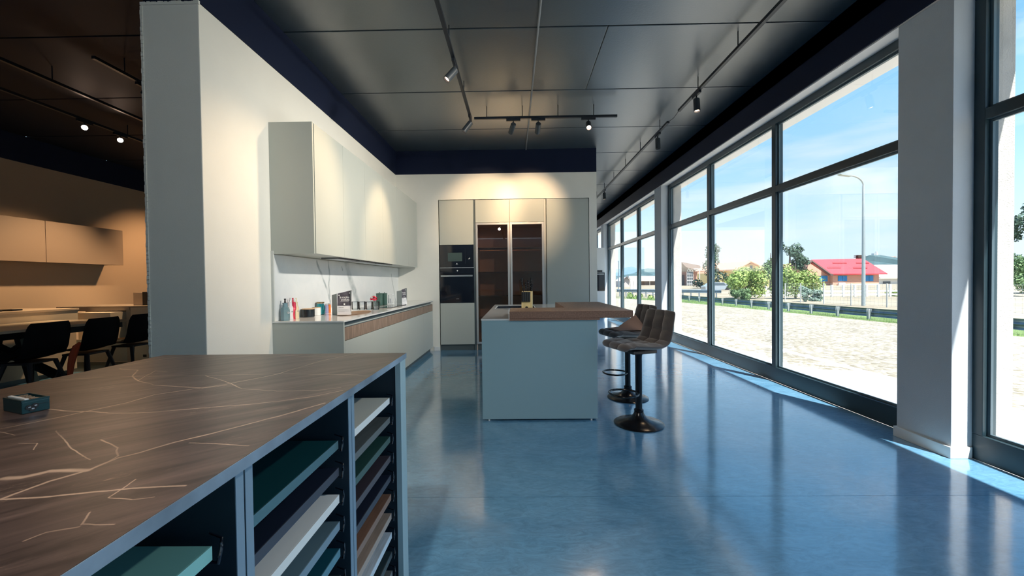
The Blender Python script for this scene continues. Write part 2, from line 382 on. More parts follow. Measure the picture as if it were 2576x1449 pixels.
bp = N.new('ShaderNodeBump'); bp.inputs['Strength'].default_value = .6; bp.inputs['Distance'].default_value = .04; bp.invert = True
L.new(vo.outputs['Distance'], bp.inputs['Height']); L.new(bp.outputs[0], N['Principled BSDF'].inputs['Normal'])
M['gravel'] = gravel
M['field'] = mat('dry_ground', (.27, .235, .17), .95, noise=(.15, .25, (1, 1, 1)))
M['grass'] = mat('verge_grass', (.11, .17, .05), .9, noise=(.8, .35, (1, 1, 1)))
M['asphalt'] = mat('asphalt', (.30, .31, .33), .9)
def gz(x): return -.06 if x < 4.2 else -.06-(x-4.2)*.04 if x < 14 else -.45
struct('trim_8', MB().box(3.021, 4.6, -14, 34, -.3, -.05, .01), 'concrete')
b = MB(); edge = [(13.2, -14), (13.0, 8), (12.7, 13.3), (11.7, 20), (10.5, 26), (8.3, 29), (4.15, 33)]
NX = 12
rows = []
random.seed(21); gedge = []
for (xa, ya), (xb, yb) in zip(edge[:-1], edge[1:]):
    n_ = max(1, int((yb-ya)/.35)) if yb < 14 and ya > -2 or ya == -14 else 4
    for k in range(n_): gedge.append((xa+(xb-xa)*k/n_, ya+(yb-ya)*k/n_))
gedge.append(edge[-1])
for x1, y in gedge:
    x0 = (4.25 if y < 4.0 else max(3.5, 4.25-(y-4.0)*.45) if y < 12 else 3.3)+random.uniform(-.05, .05)
    rows.append([b.b.verts.new((x0+(x1-x0+.02)*i/NX, y, max(-.048, 0)*0+(-.056 if i == 0 else min(-.036, gz(x0+(x1-x0)*i/NX)+.02)))) for i in range(NX+1)])
for A, B in zip(rows[:-1], rows[1:]):
    for i in range(NX): b.b.faces.new((A[i], A[i+1], B[i+1], B[i]))
g = put('gravel_yard', b, 'gravel'); g['kind'] = 'structure'
g = struct('field_ground', MB().poly([(3.3, -60, -.52), (2500, -60, -.52), (2500, 2500, -.52), (-1500, 2500, -.52), (-1500, 19, -.52), (3.3, 19, -.52)]), 'field')
# verge between gravel and guardrail
b = MB()
pts_in = [(x, y) for x, y in edge]; 
out_e = [(16.6, -14), (16.2, 8), (15.4, 13.3), (15.0, 20), (14.4, 26), (13.6, 33), (5, 40)]
ri = [b.b.verts.new((x, y, gz(x)-.005)) for x, y in pts_in]; ro = [b.b.verts.new((x, y, -.45)) for x, y in out_e]
for i in range(len(ri)-1): b.b.faces.new((ri[i], ro[i], ro[i+1], ri[i+1]))
struct('verge_ground', b, 'grass')
# grass blades on the verge (one mass)
random.seed(11)
b = MB()
def tuft(b, x, y, z, h, k=5, spread=.08):
    for _ in range(k):
        a = random.uniform(0, 2*PI); dx, dy = math.cos(a)*spread, math.sin(a)*spread; w_ = .012
        ox, oy = random.uniform(-spread, spread), random.uniform(-spread, spread); hh = h*random.uniform(.6, 1.2)
        b.poly([(x+ox-dy*w_*6*.4, y+oy+dx*w_*6*.4, z-.01), (x+ox+dy*w_*6*.4, y+oy-dx*w_*6*.4, z-.01), (x+ox+dx, y+oy+dy, z+hh)])
def lerp(a, b, t): return a+(b-a)*t
for i in range(len(edge)-1):
    (xa, ya), (xb, yb) = edge[i], edge[i+1]
    if yb < 5: continue
    (xc, yc), (xd, yd) = out_e[i], out_e[i+1]
    n_ = int(Vector((xb-xa, yb-ya)).length*70)
    for _ in range(n_):
        s = random.random(); q = random.random()**1.6*.75-.03
        x = lerp(lerp(xa, xb, s), lerp(xc, xd, s), q); y = lerp(lerp(ya, yb, s), lerp(yc, yd, s), q)
        tuft(b, x, y, max(-.47, gz(x)), random.uniform(.06, .16) if y < 24 else random.uniform(.12, .4), 5, .09)
M['blade'] = mat('grass_blade', (.15, .26, .07), .8, noise=(3, .4, (1, 1, 1)))
g = put('verge_grass', b, 'blade', kind='stuff'); tag(g, 'ragged green grass strip along the edge of the pale gravel yard', 'grass')
# guardrails
M['galv'] = mat('galvanised_steel', (.17, .23, .27), .45, metal=.5, noise=(6, .2, (1, 1, 1)))
M['galv_light'] = mat('galvanised_post', (.55, .58, .60), .5, metal=.4)
def guardrail(label, A, B, n_, z0, hh, postside=1):
    A = Vector((A[0], A[1], 0)); B = Vector((B[0], B[1], 0)); d = (B-A).normalized(); nrm = Vector((-d.y, d.x, 0))*postside
    t = thing('guardrail', label, 'guardrail', (A.x, A.y, z0))
    prof = [(.0, 0), (.055, .06), (.055, .10), (0, .155), (.055, .21), (.055, .25), (0, .31)]
    b = MB(); top = hh
    for s_ in (0, .006):
        va = [b.b.verts.new(A+nrm*(-p-s_)+Vector((0, 0, z0+top-.31+q))) for p, q in prof]; vb = [b.b.verts.new(B+nrm*(-p-s_)+Vector((0, 0, z0+top-.31+q))) for p, q in prof]
        for i in range(len(prof)-1): b.b.faces.new((va[i], vb[i], vb[i+1], va[i+1]))
    put('rail', b, 'galv', t)
    for i in range(n_):
        p = A.lerp(B, (i+.4)/n_)+nrm*.06
        b = MB(); ang = math.atan2(d.y, d.x)
        b.box(-.045, .045, -.006, .006, -.05, top-.02).box(-.045, -.038, -.04, .04, -.05, top-.02).box(.038, .045, -.04, .04, -.05, top-.02)
        b.prism([(-.10, top-.02), (.10, top-.02), (.05, top-.22), (-.05, top-.22)], 1, -.03, -.015)
        b.xf(Matrix.Translation(Vector((p.x, p.y, z0)))@Matrix.Rotation(ang, 4, 'Z'))
        put('post', b, 'galv_light', t)
    return t
pa = on_z(2199, 805, -.42); pb = on_z(1735, 759, -.42); dv = (pb-pa)
A = pa-dv*.52; B = pb+dv*.35
guardrail('grey steel guardrail on posts behind the gravel yard, in front of the houses', (A.x, A.y), (B.x, B.y), 19, -.45, .46)
guardrail('distant steel guardrail beyond the road, left of the big bush', (on_z(1552, 744, -.45).x, on_z(1552, 744, -.45).y), (on_z(1815, 749, -.45).x, on_z(1815, 749, -.45).y), 14, -.5, .75, 1)
b = MB()
b.box(15.8, 17.2, -14, 60, -.50, -.485); struct('trim_9', b, 'asphalt')

# street lamp
M['lamp_grey'] = mat('lamp_post_paint', (.36, .42, .44), .5, metal=.4)
p = on_z(2172, 769, -.5); Y = p.y
t = thing('street_lamp', 'tall curved grey street lamp rising in front of the red roofed house', 'street lamp', p)
top = on_y(2171, 470, Y); tip = on_y(2138, 442, Y)
pts = [p, Vector((p.x, Y, 3)), Vector((p.x-.02, Y, top.z))]
for i in range(1, 9):
    a = i/8*PI/2; pts.append(Vector((p.x-(1-math.cos(a))*(p.x-tip.x), Y, top.z+math.sin(a)*(tip.z-top.z))))
put('pole', MB().tube(pts, [.10, .085, .06]+[.045]*8, 12), 'lamp_grey', t, smooth=True)
hd = MB(); q = on_y(2110, 439, Y)
hd.prism([(tip.x+.05, tip.z-.05), (tip.x+.05, tip.z+.06), (q.x+.15, q.z+.10), (q.x, q.z+.02), (q.x+.1, q.z-.05)], 1, Y-.14, Y+.14)
put('lamp_head', hd, 'lamp_grey', t)

# chain-link fence and its posts
M['post_c'] = mat('fence_post_concrete', (.60, .60, .56), .8)
M['wire'] = mat('fence_wire', (.45, .48, .48), .5, metal=.4)
fp = [on_z(x, y, -.5) for x, y in ((1975, 758), (2014, 761), (2072, 764), (2141, 768), (2231, 773), (2330, 778), (2440, 785), (2590, 793))]
t = thing('wire_fence', 'wire mesh fence on thin posts beyond the guardrail, before the rail fence', 'fence', fp[0])
for i, q in enumerate(fp):
    put('post', MB().tube([q, q+Vector((.0, 0, 1.32))], .035, 8), 'post_c', t)
b = MB()
for a, c in zip(fp[:-1], fp[1:]):
    for k in range(7): b.tube([a+Vector((0, 0, .08+k*.2)), c+Vector((0, 0, .08+k*.2))], .005, 4, False)
    n_ = int((c-a).length/.2)
    for k in range(n_): q = a.lerp(c, k/n_); b.tube([q+Vector((0, 0, .05)), q+Vector((0, 0, 1.28))], .004, 4, False)
put('wire_mesh', b, 'wire', t, kind='stuff')
# white rail fence
M['rail_white'] = mat('white_rail_paint', (.80, .80, .78), .6)
ra = on_z(1900, 747, -.5); rb = on_z(2300, 746, -.5)
t = thing('rail_fence', 'white horizontal rail fence below the red roofed house', 'fence', ra)
for k in range(15):
    q = ra.lerp(rb, k/14); put('post', MB().box(q.x-.07, q.x+.07, q.y-.07, q.y+.07, -.5, .55), 'rail_white', t)
for k in range(3):
    z = -.18+k*.3; b = MB(); d = (rb-ra).normalized(); nn = Vector((-d.y, d.x, 0))*.03
    va = [ra-nn+Vector((0, 0, z+.5)), ra+nn+Vector((0, 0, z+.5)), rb+nn+Vector((0, 0, z+.5)), rb-nn+Vector((0, 0, z+.5))]
    for v in (va,):
        lo = [b.b.verts.new(p_-Vector((0, 0, .5))) for p_ in v]; hi = [b.b.verts.new(p_-Vector((0, 0, .36))) for p_ in v]
        b.b.faces.new(lo); b.b.faces.new(hi[::-1])
        for i in range(4): b.b.faces.new((lo[i], lo[(i+1) % 4], hi[(i+1) % 4], hi[i]))
    put('rail', b, 'rail_white', t)

# houses
M['brick_pink'] = mat('pink_brick', (.62, .33, .24), .85, noise=(2, .12, (1, 1, 5)))
M['roof_red'] = mat('red_sheet_roof', (.58, .045, .06), .5, noise=(.6, .12, (6, 1, 1)))
M['blue'] = mat('blue_shutter', (.02, .22, .52), .6)
M['yellow'] = mat('yellow_render', (.80, .60, .28), .85)
M['roof_tile'] = mat('terracotta_roof', (.58, .28, .19), .85, noise=(3, .2, (1, 6, 1)))
M['far_roof'] = mat('pale_sheet_roof', (.50, .45, .40), .8)
M['far_white'] = mat('far_white_wall', (.78, .78, .76), .8)
M['far_glass'] = mat('far_dark_glass', (.08, .11, .14), .2)
M['darkwood'] = mat('dark_eave', (.10, .06, .05), .8)
def box_at(b, x0, y0, x1, y1, Y, depth=.1, front=0):
    p = on_y(x0, y0, Y+front); q = on_y(x1, y1, Y+front); b.box(p.x, q.x, Y+front, Y+front+depth, p.z, q.z); return b
Y = 88
t = thing('brick_house', 'low pink brick house with a bright red sheet roof and blue shutters', 'house', on_y(2120, 724, Y))
gl = on_y(2095, 725, Y); gr = on_y(2211, 725, Y)
ev = on_y(2095, 692, Y).z; zb = -.6; Dp = 11.
wallL = on_y(2030, 700, Y+Dp).x
pk = on_y(2040, 657, Y+Dp/2).z
xg = gl.x
# the long wall faces the viewer; the gable end faces left and is seen slanted
b = MB(); b.box(gl.x, gr.x, Y, Y+Dp, zb, ev)
v = [(gl.x, Y, ev), (gl.x, Y+Dp, ev), (gl.x, Y+Dp/2, pk-.3)]
b.prism([(Y, ev), (Y+Dp, ev), (Y+Dp/2, pk-.3)], 0, gl.x, gr.x)
gx = on_y(2030, 700, Y+1.0).x
b.prism([(gx, zb), (gl.x, zb), (gl.x, ev-.2), (on_y(2043, 658, Y).x, on_y(2043, 660, Y).z), (gx, on_y(2028, 680, Y).z)], 1, Y+1.0, Y+Dp-1)
put('wall', b, 'brick_pink', t)
b = MB()
r0 = on_y(2042, 655.5, Y+3.5); r1 = on_y(2171, 653, Y+3.5); r2 = on_y(2233, 690.5, Y-.8); r3 = on_y(2092, 691, Y-.8)
th = Vector((0, 0, .22))
def slab(b, P4, th):
    lo = [b.b.verts.new(p) for p in P4]; hi = [b.b.verts.new(p+th) for p in P4]
    b.b.faces.new(lo); b.b.faces.new(hi[::-1])
    for i in range(4): b.b.faces.new((lo[i], lo[(i+1) % 4], hi[(i+1) % 4], hi[i]))
slab(b, [r0, r1, r2, r3], th)
bk = Vector((0, 9, -2.2)); slab(b, [r0, r1, r1+bk, r0+bk], th)
slabp = put('roof', b, 'roof_red', t)
b = MB(); slab(b, [r0+Vector((-.3, -.1, -.25)), r0+Vector((.2, -.1, -.25)), r3+Vector((.3, -.1, -.25)), r3+Vector((-.3, -.1, -.25))], Vector((0, 0, .35)))
ll = on_y(2021, 676, Y-.2); slab(b, [r0+Vector((-.3, -.1, -.1)), r0+Vector((.2, -.1, -.1)), ll+Vector((.3, 0, -.2)), ll], Vector((0, 0, .25)))
put('eave_board', b, 'darkwood', t)
for x0, x1, y0, y1 in ((2062, 2082, 694, 708), (2109, 2120, 694, 707), (2121, 2131, 694, 707), (2175, 2186, 693, 707), (2187, 2197, 693, 707)):
    f = put('shutter', box_at(MB(), x0, y0, x1, y1, Y, .12, -.14 if x0 > 2090 else .80), 'blue', t)
put('wall_band', box_at(MB(), 2112, 715, 2211, 722, Y, .06, -.07), 'far_white', t)
put('heat_pump', box_at(MB(), 2111, 711, 2127, 721, Y, .4, -.6), 'rail_white', t)
b = MB(); c0 = on_y(2160, 655, Y+4); c1 = on_y(2166, 643, Y+4)
b.box(c0.x-.3, c1.x+.3, Y+3.6, Y+4.4, c0.z-.5, c1.z)
for k in range(3): b.box(c0.x-.6, c1.x+.6, Y+3.4, Y+4.6, c1.z-.1+k*.22-.35, c1.z+k*.22-.35)
put('chimney', b, 'darkwood', t)
b = MB()
for x0, y0, x1, y1 in ((2095, 663, 2130, 666), (2082, 675, 2115, 678), (2154, 663, 2186, 665.5), (2147, 675, 2182, 678)):
    u0 = (y0-655)/(691-655)
    def onroof(px, py):
        n_ = (r1-r0).cross(r3-r0).normalized(); vv = ray(px, py); tt = (r0-EYE).dot(n_)/vv.dot(n_); return EYE+vv*tt
    slab(b, [onroof(x0, y0)+th, onroof(x1, y0)+th, onroof(x1, y1)+th, onroof(x0, y1)+th], Vector((0, 0, .12)))
put('snow_guard', b, mat('dark_red_trim', (.25, .02, .03), .6), t)
# neighbour with pale roof, right
Y = 100
t = thing('far_shed', 'pale grey roofed shed right of the red roofed house', 'building', on_y(2240, 724, Y))
b = MB(); box_at(b, 2205, 702, 2290, 724, Y, 12); put('wall', b, 'far_white', t)
b = MB(); a0 = on_y(2180, 670, Y+6); a1 = on_y(2212, 668, Y+6); a2 = on_y(2300, 700, Y-1); a3 = on_y(2214, 701, Y-1)
slab(b, [a0, a1, a2, a3], th); slab(b, [a1, on_y(2320, 668, Y+6), on_y(2330, 700, Y-1), a2], th); put('roof', b, 'far_roof', t)
put('window', box_at(MB(), 2222, 708, 2240, 722, Y, .1, -.12), 'far_glass', t)
# yellow house
Y = 84
t = thing('yellow_house', 'yellow rendered house with terracotta roof behind the big bush', 'house', on_y(1880, 730, Y))
b = MB(); p0 = on_y(1846, 732, Y); p1 = on_y(1937, 732, Y)
b.prism([(p0.x, -.6), (p1.x, -.6), (p1.x, on_y(1930, 680, Y).z), (on_y(1891, 662, Y).x, on_y(1891, 662, Y).z), (p0.x, on_y(1858, 680, Y).z)], 1, Y, Y+12)
b2 = box_at(MB(), 1795, 687, 1850, 732, Y+3, 8); 
put('wall', b, 'yellow', t); put('side_wall', b2, 'yellow', t)
b = MB(); rp = on_y(1890, 659, Y-.8); rr_ = on_y(1938, 682, Y-.8); rl = on_y(1855, 680, Y-.8); back = Vector((-3, 13, 0))
slab(b, [rp, rr_, rr_+back, rp+back], th); slab(b, [rp, rl, rl+back, rp+back], th)
q0 = on_y(1822, 680, Y+2.5); q1 = on_y(1838, 663, Y+6.5); q2 = on_y(1890, 659, Y+6.5); q3 = on_y(1862, 681, Y+2.5)
slab(b, [q0, q1, q2, q3], th)
put('roof', b, 'roof_tile', t)
put('chimney', box_at(MB(), 1884, 656, 1890, 662, Y+2, .6), 'darkwood', t)
put('window', box_at(MB(), 1887, 668, 1893, 678, Y, .1, -.12), 'far_glass', t)
put('window', box_at(MB(), 1805, 692, 1810, 704, Y+3, .1, -.12), 'far_glass', t)
# long pale roof behind
Y = 130
t = thing('long_warehouse', 'long low warehouse with pale roof behind the yellow house', 'building', on_y(1840, 724, Y))
put('wall', box_at(MB(), 1765, 672, 1925, 724, Y, 30), 'far_white', t)
b = MB(); slab(b, [on_y(1755, 672, Y-1), on_y(1925, 672, Y-1), on_y(1905, 657, Y+15), on_y(1770, 657, Y+15)], th); put('roof', b, 'far_roof', t)
for x in (1834, 1839, 1850, 1856):
    c = on_y(x, 657, Y+15); put('roof_vent', MB().tube([c, c+Vector((0, 0, .7))], .14, 8).tube([c+Vector((0, 0, .7)), c+Vector((0, 0, 1.0))], .24, 8), 'far_white', t)
# glazed workshop with raked canopy
Y = 109
t = thing('glazed_workshop', 'brick workshop with a slanted dark canopy and tall glazed stair front', 'building', on_y(1745, 735, Y))
put('wall', box_at(MB(), 1745, 682, 1795, 731, Y, 14), 'brick_pink', t)
b = MB(); c = [on_y(1713, 658.5, Y-2), on_y(1762, 668, Y-2), on_y(1762, 683, Y-2), on_y(1726, 672, Y-2)]
lo = [b.b.verts.new(p) for p in c]; hi = [b.b.verts.new(p+Vector((1.2, 14, 0))) for p in c]
b.b.faces.new(lo); b.b.faces.new(hi[::-1])
for i in range(4): b.b.faces.new((lo[i], lo[(i+1) % 4], hi[(i+1) % 4], hi[i]))
put('canopy', b, mat('canopy_cladding', (.22, .16, .14), .7), t)
put('stair_glass', box_at(MB(), 1729, 683, 1743, 730, Y, .3, -1.2), 'far_glass', t)
b = MB()
for k in range(4): box_at(b, 1728+k*5, 683, 1729+k*5, 731, Y, .15, -1.45)
for y in (683, 689, 697, 705, 714, 722, 730): box_at(b, 1728, y, 1744, y+.8, Y, .15, -1.45)
for x0, x1 in ((1729, 1736), (1736, 1743), (1743, 1736), (1736, 1729)):
    p = on_y(x0, 682, Y-1.4); q = on_y(x1, 668, Y-1.4); b.tube([p, q], .08, 6)
put('glazing_grid', b, 'rail_white', t)
put('brick_stripe', box_at(MB(), 1747, 712, 1795, 714.5, Y, .1, -.12), mat('dark_brick', (.36, .12, .10), .8), t)
put('side_wing', box_at(MB(), 1706, 692, 1728, 731, Y+6, 6), mat('grey_cladding', (.32, .30, .30), .7), t)
# small lamp before the workshop
p = on_y(1760, 734, 80); t = thing('street_lamp', 'short pale street lamp in front of the brick workshop', 'street lamp', p)
q = on_y(1760, 680, 80); r = on_y(1745, 677, 80)
put('pole', MB().tube([p, q, q+Vector((-.3, 0, .3)), r], .07, 8), 'rail_white', t)
# sheds seen through the third window bay
Y = 126
t = thing('roadside_barn', 'long low barn with pale roof and orange wall, in the third window bay', 'building', on_y(1625, 728, Y))
put('wall', box_at(MB(), 1606, 717, 1680, 729, Y, 10), 'brick_pink', t)
put('upper_wall', box_at(MB(), 1606, 707.5, 1680, 717, Y, 9, .5), mat('dark_timber', (.25, .20, .18), .8), t)  # upper wall in dark brown
b = MB(); slab(b, [on_y(1578, 707.5, Y-1), on_y(1685, 707, Y-1), on_y(1685, 696, Y+6), on_y(1583, 696, Y+6)], th); put('roof', b, 'far_roof', t)
for x in (1634, 1659): put('post', box_at(MB(), x, 707, x+1.6, 729, Y, .2, -.3), 'rail_white', t)
t = thing('gabled_barn', 'small dark gabled barn left of the white hoardings', 'building', on_y(1575, 725, 98))
b = MB(); Y = 98
gg = [(1566, 725), (1584, 725), (1584, 703), (1578, 697), (1566, 707)]
b.prism([(on_y(a, c, Y).x, on_y(a, c, Y).z) for a, c in gg], 1, Y, Y+8); put('wall', b, mat('grey_plaster', (.45, .42, .42), .8), t)
b = MB(); slab(b, [on_y(1578, 696, Y-.6), on_y(1586, 704, Y-.6), on_y(1586, 704, Y+9), on_y(1578, 696, Y+9)], th); slab(b, [on_y(1578, 696, Y-.6), on_y(1564, 709, Y-.6), on_y(1564, 709, Y+9), on_y(1578, 696, Y+9)], th); put('roof', b, mat('slate_roof', (.16, .14, .15), .8), t)
for i, (x0, x1, lb) in enumerate(((1586, 1594, 'left'), (1595, 1603.5, 'right'))):
    Y = 70; p = on_y((x0+x1)/2, 735, Y)
    t = thing('billboard', 'blank white roadside hoarding, the %s one of the pair' % lb, 'billboard', p)
    put('panel', box_at(MB(), x0, 703.5, x1, 732, Y, .15), 'far_white', t)
    put('post', MB().tube([on_y(x0+2, 732, Y+.08), on_y(x0+2, 740, Y+.08)], .08, 6), 'galv_light', t)
p = on_y(1556, 737, 60)
t = thing('utility_pole', 'slim dark utility pole at the left of the third window bay', 'pole', p)
put('pole', MB().tube([p, on_y(1556, 656, 60)], .07, 8), 'galv', t); put('cross_arm', MB().tube([on_y(1553, 658, 60), on_y(1558, 656, 60)], .05, 6), 'galv', t)
# parked cars behind the second guardrail
M['carpaint'] = mat('car_paint', (.28, .33, .38), .3, coat=.5); M['tyre'] = mat('tyre_rubber', (.02, .02, .02), .8)
def car(px, py, Y, lab, paint):
    p = on_y(px, py, Y); t = thing('car', lab, 'car', (p.x, Y, p.z))
    prof = [(-2, .3), (2, .3), (2.05, .75), (1.3, .9), (.8, 1.4), (-.9, 1.42), (-1.6, .95), (-2.05, .8)]
    b = MB().prism(prof, 1, -.8, .8); put('body', b, paint, t, local=True)
    put('side_window', MB().prism([(-1.3, .95), (1.1, .95), (.7, 1.33), (-.85, 1.34)], 1, -.82, -.81), 'far_glass', t, local=True)
    for x in (-1.25, 1.3):
        put('wheel', MB().prism([(x+.32*math.cos(a*PI/6), .32+.32*math.sin(a*PI/6)) for a in range(12)], 1, -.84, -.6), 'tyre', t, local=True)
car(1802, 733, 62, 'grey car parked left of the big bush behind the far guardrail', 'carpaint')
car(1825, 733, 68, 'pale car parked behind the grey car beside the big bush', 'far_white')

# vegetation
M['leaf_light'] = mat('light_leaf', (.26, .36, .10), .8, noise=(1.2, .4, (1, 1, 1)))
M['leaf_mid'] = mat('mid_leaf', (.13, .22, .09), .8, noise=(1.2, .4, (1, 1, 1)))
M['leaf_dark'] = mat('dark_leaf', (.06, .11, .075), .8, noise=(1.0, .4, (1, 1, 1)))
M['leaf_blue'] = mat('blue_leaf', (.22, .32, .26), .8, noise=(2, .3, (1, 1, 1)))
M['bark'] = mat('bark', (.13, .10, .08), .9)
def leafy(b, blobs, n_, s):
    tot = sum(r*r for _, r in blobs)
    for c, r in blobs:
        for _ in range(int(n_*r*r/tot)):
            d = Vector((random.gauss(0, 1), random.gauss(0, 1), random.gauss(0, 1))).normalized()
            p = c+d*r*random.uniform(.55, 1.05); a = Vector((random.gauss(0, 1), random.gauss(0, 1), random.gauss(0, 1))).normalized(); a2 = d.cross(a).normalized()
            nn = (d+a*.7).normalized(); a = nn.cross(a2).normalized(); k = s*random.uniform(.6, 1.3)
            b.poly([p-a*k, p+a2*k*.7, p+a*k, p-a2*k*.7])
def tree(name, label, cat, px0, px1, pyt, pyb, Y, m, n_=1600, trunk=.2, layers=False, group=None, s=None):
    base = on_y((px0+px1)/2, pyb, Y); tl = on_y(px0, pyt, Y); tr = on_y(px1, pyt, Y); wd_ = (tr.x-tl.x)/2; hgt = tl.z-base.z
    t = thing(name, label, cat, base, group=group)
    cb = base.z+hgt*trunk; blobs = []
    core = MB()
    for k in range(12):
        if layers:
            h = k/11; c = Vector((base.x+random.uniform(-.8, .8)*wd_*(1-h*.5), Y+random.uniform(-.6, .6)*wd_, cb+(tl.z-cb)*h*.96)); r = wd_*.32
            blobs += [(c, r), (c+Vector((wd_*.3, 0, -.05*hgt)), r*.6)]
        else:
            h = random.random(); c = Vector((base.x+random.uniform(-.62, .62)*wd_, Y+random.uniform(-.5, .5)*wd_, cb+(tl.z-cb)*(.22+.58*h))); blobs.append((c, min(wd_, (tl.z-cb)/2)*.48))
    b = MB(); sz = s or max(.06, Y*.0026); leafy(b, blobs, n_, sz)
    put('foliage', b, m, t, kind='stuff')
    b = MB(); b.tube([base-Vector((0, 0, .1)), Vector((base.x, Y, base.z+hgt*.55)), Vector((base.x, Y, base.z+hgt*.92))], [hgt*.03, hgt*.02, hgt*.006], 8)
    for c, r in blobs[:8]: b.tube([Vector((base.x, Y, base.z+(c.z-base.z)*.7)), c], [hgt*.01, hgt*.004], 5)
    put('trunk', b, 'bark', t)
    return t
random.seed(5)
tree('round_bush', 'big rounded light green bush in front of the yellow house', 'bush', 1812, 1932, 672, 756, 34, 'leaf_light', 5200, .03)
tree('low_bush', 'low dark green bush at the foot of the big light green bush', 'bush', 1836, 1900, 726, 760, 30.3, 'leaf_mid', 1500, .0)
tree('tall_cedar', 'dark cedar with loose tiered branches left of the yellow house', 'tree', 1750, 1830, 618, 728, 74, 'leaf_dark', 2200, .15, True)
tree('pine_tree', 'dark pine with layered crown right of the window mullion', 'tree', 1948, 2026, 612, 728, 70, 'leaf_dark', 2600, .2, True)
tree('leafy_tree', 'bright green leafy tree in front of the dark pine', 'tree', 1940, 2062, 654, 760, 33, 'leaf_light', 4800, .05)
tree('slender_tree', 'light green tree left of the dark pine, beside the mullion', 'tree', 1915, 1962, 628, 735, 60, 'leaf_mid', 1800, .1)
tree('blue_shrub', 'grey-green conical shrub at the wire fence, the left of two', 'bush', 2012, 2043, 712, 764, 28.7, 'leaf_blue', 900, 0)
tree('blue_shrub', 'grey-green conical shrub at the wire fence, the right of two', 'bush', 2040, 2068, 724, 765, 29.3, 'leaf_blue', 800, 0)
tree('green_hedge', 'low green hedge plants right of the street lamp', 'bush', 2222, 2290, 730, 752, 36, 'leaf_light', 900, 0)
tree('dark_conifer', 'tall dark conifer seen through the nearest window at the right edge', 'tree', 2530, 2680, 512, 735, 38, 'leaf_dark', 5200, .0, True, s=.14)
tree('green_shrub', 'mid green shrub below the dark conifer at the right edge', 'bush', 2535, 2640, 640, 742, 33, 'leaf_mid', 2600, 0)
tree('roadside_scrub', 'loose green scrub before the far guardrail in the third window bay', 'bush', 1556, 1660, 738, 764, 31, 'leaf_light', 900, 0)
# tall verge grass in bay three
# hills
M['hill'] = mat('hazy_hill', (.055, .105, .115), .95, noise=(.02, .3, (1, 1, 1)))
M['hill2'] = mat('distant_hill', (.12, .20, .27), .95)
def hill(name, pts, Y, depth, m):
    b = MB(); top = [on_y(x, y, Y) for x, y in pts]
    v0 = [b.b.verts.new((p.x, Y-depth, -1)) for p in top]; v1 = [b.b.verts.new((p.x, Y, p.z)) for p in top]; v2 = [b.b.verts.new((p.x, Y+depth, -1)) for p in top]
    for i in range(len(top)-1):
        b.b.faces.new((v0[i], v0[i+1], v1[i+1], v1[i])); b.b.faces.new((v1[i], v1[i+1], v2[i+1], v2[i]))
    o = put(name, b, m); o['kind'] = 'structure'; return o
hill('hill_near', [(2120, 700), (2150, 672), (2175, 655), (2187, 642), (2205, 640), (2218, 643), (2228, 648), (2262, 652), (2400, 640), (2700, 660)], 900, 250, 'hill')
hill('hill_wooded', [(1400, 700), (1560, 694), (1600, 686), (1612, 678), (1630, 675), (1650, 677), (1700, 690), (1760, 694), (2000, 698), (2130, 700)], 700, 150, 'hill')
hill('hill_distant', [(1300, 700), (1540, 680), (1568, 674), (1590, 671), (1602, 674), (1650, 682), (1800, 690), (2200, 690), (2700, 680)], 1600, 300, 'hill2')
t = thing('hilltop_church', 'small pale church on the hilltop at far right', 'building', on_y(2205, 642, 900))
put('nave', box_at(MB(), 2200, 637, 2209, 643, 900, 8, -6), 'far_white', t); put('tower', box_at(MB(), 2205, 633, 2207, 643, 900, 4, -8), 'far_white', t)
for x0, x1, y0, y1, lb in ((2236, 2243, 647, 652, 'left'), (2247, 2256, 647, 652, 'right')):
    t = thing('hilltop_house', 'tiny pale hilltop house, the %s of two' % lb, 'building', on_y(x0, y1, 890))
    put('wall', box_at(MB(), x0, y0, x1, y1+1, 890, 8), 'far_white', t)
    b = MB(); a0 = on_y(x0-.5, y0, 889); a1 = on_y(x1+.5, y0, 889); b.prism([(a0.x, a0.z), (a1.x, a1.z), ((a0.x+a1.x)/2, a0.z+1.6)], 1, 889, 899); put('roof', b, 'roof_tile', t)

# ================================================================== TALL CABINETS (back wall)
FY = YB                                    # front face of the doors
def door(name, parent, x0, x1, z0, z1, y=FY, m='greige', th=.02):
    return put(name, MB().box(x0, x1, y, y+th, z0, z1, .0015), m, parent)
Z0, Z1 = .105, 2.583
# oven column
t = thing('oven_cabinet', 'tall greige cabinet column holding the microwave and oven', 'cabinet', (-1.04, FY+.3, 0))
put('body', MB().box(-1.336, -.742, FY+.56, FY+.60, 0, Z1).box(-1.336, -1.330, FY+.022, FY+.56, 0, Z1).box(-.748, -.742, FY+.022, FY+.56, 0, Z1).box(-1.329, -.749, FY+.03, FY+.56, 1.817, 1.823).box(-1.329, -.749, FY+.03, FY+.56, .815, .823), 'channel', t)
door('door', t, -1.331, -.747, 1.820, Z1); door('door', t, -1.331, -.747, Z0, .818)
put('plinth', MB().box(-1.331, -.747, FY+.045, FY+.055, 0, .10), 'plinth', t)
t = thing('microwave', 'black built-in microwave above the oven in the tall cabinets', 'microwave', (-1.04, FY+.2, 1.43))
put('body', MB().box(-1.328, -.752, FY+.022, FY+.40, 1.434, 1.812), 'black', t)
put('glass_front', MB().box(-1.331, -.749, FY-.004, FY+.021, 1.432, 1.815, .002), 'black_gloss', t)
put('window', MB().box(-1.190, -.945, FY-.006, FY-.0045, 1.535, 1.683), mat('microwave_window', (.05, .085, .085), .25), t)
put('trim_line', MB().box(-.893, -.890, FY-.006, FY-.0045, 1.49, 1.76), mat('faint_line', (.02, .025, .04), .3), t)
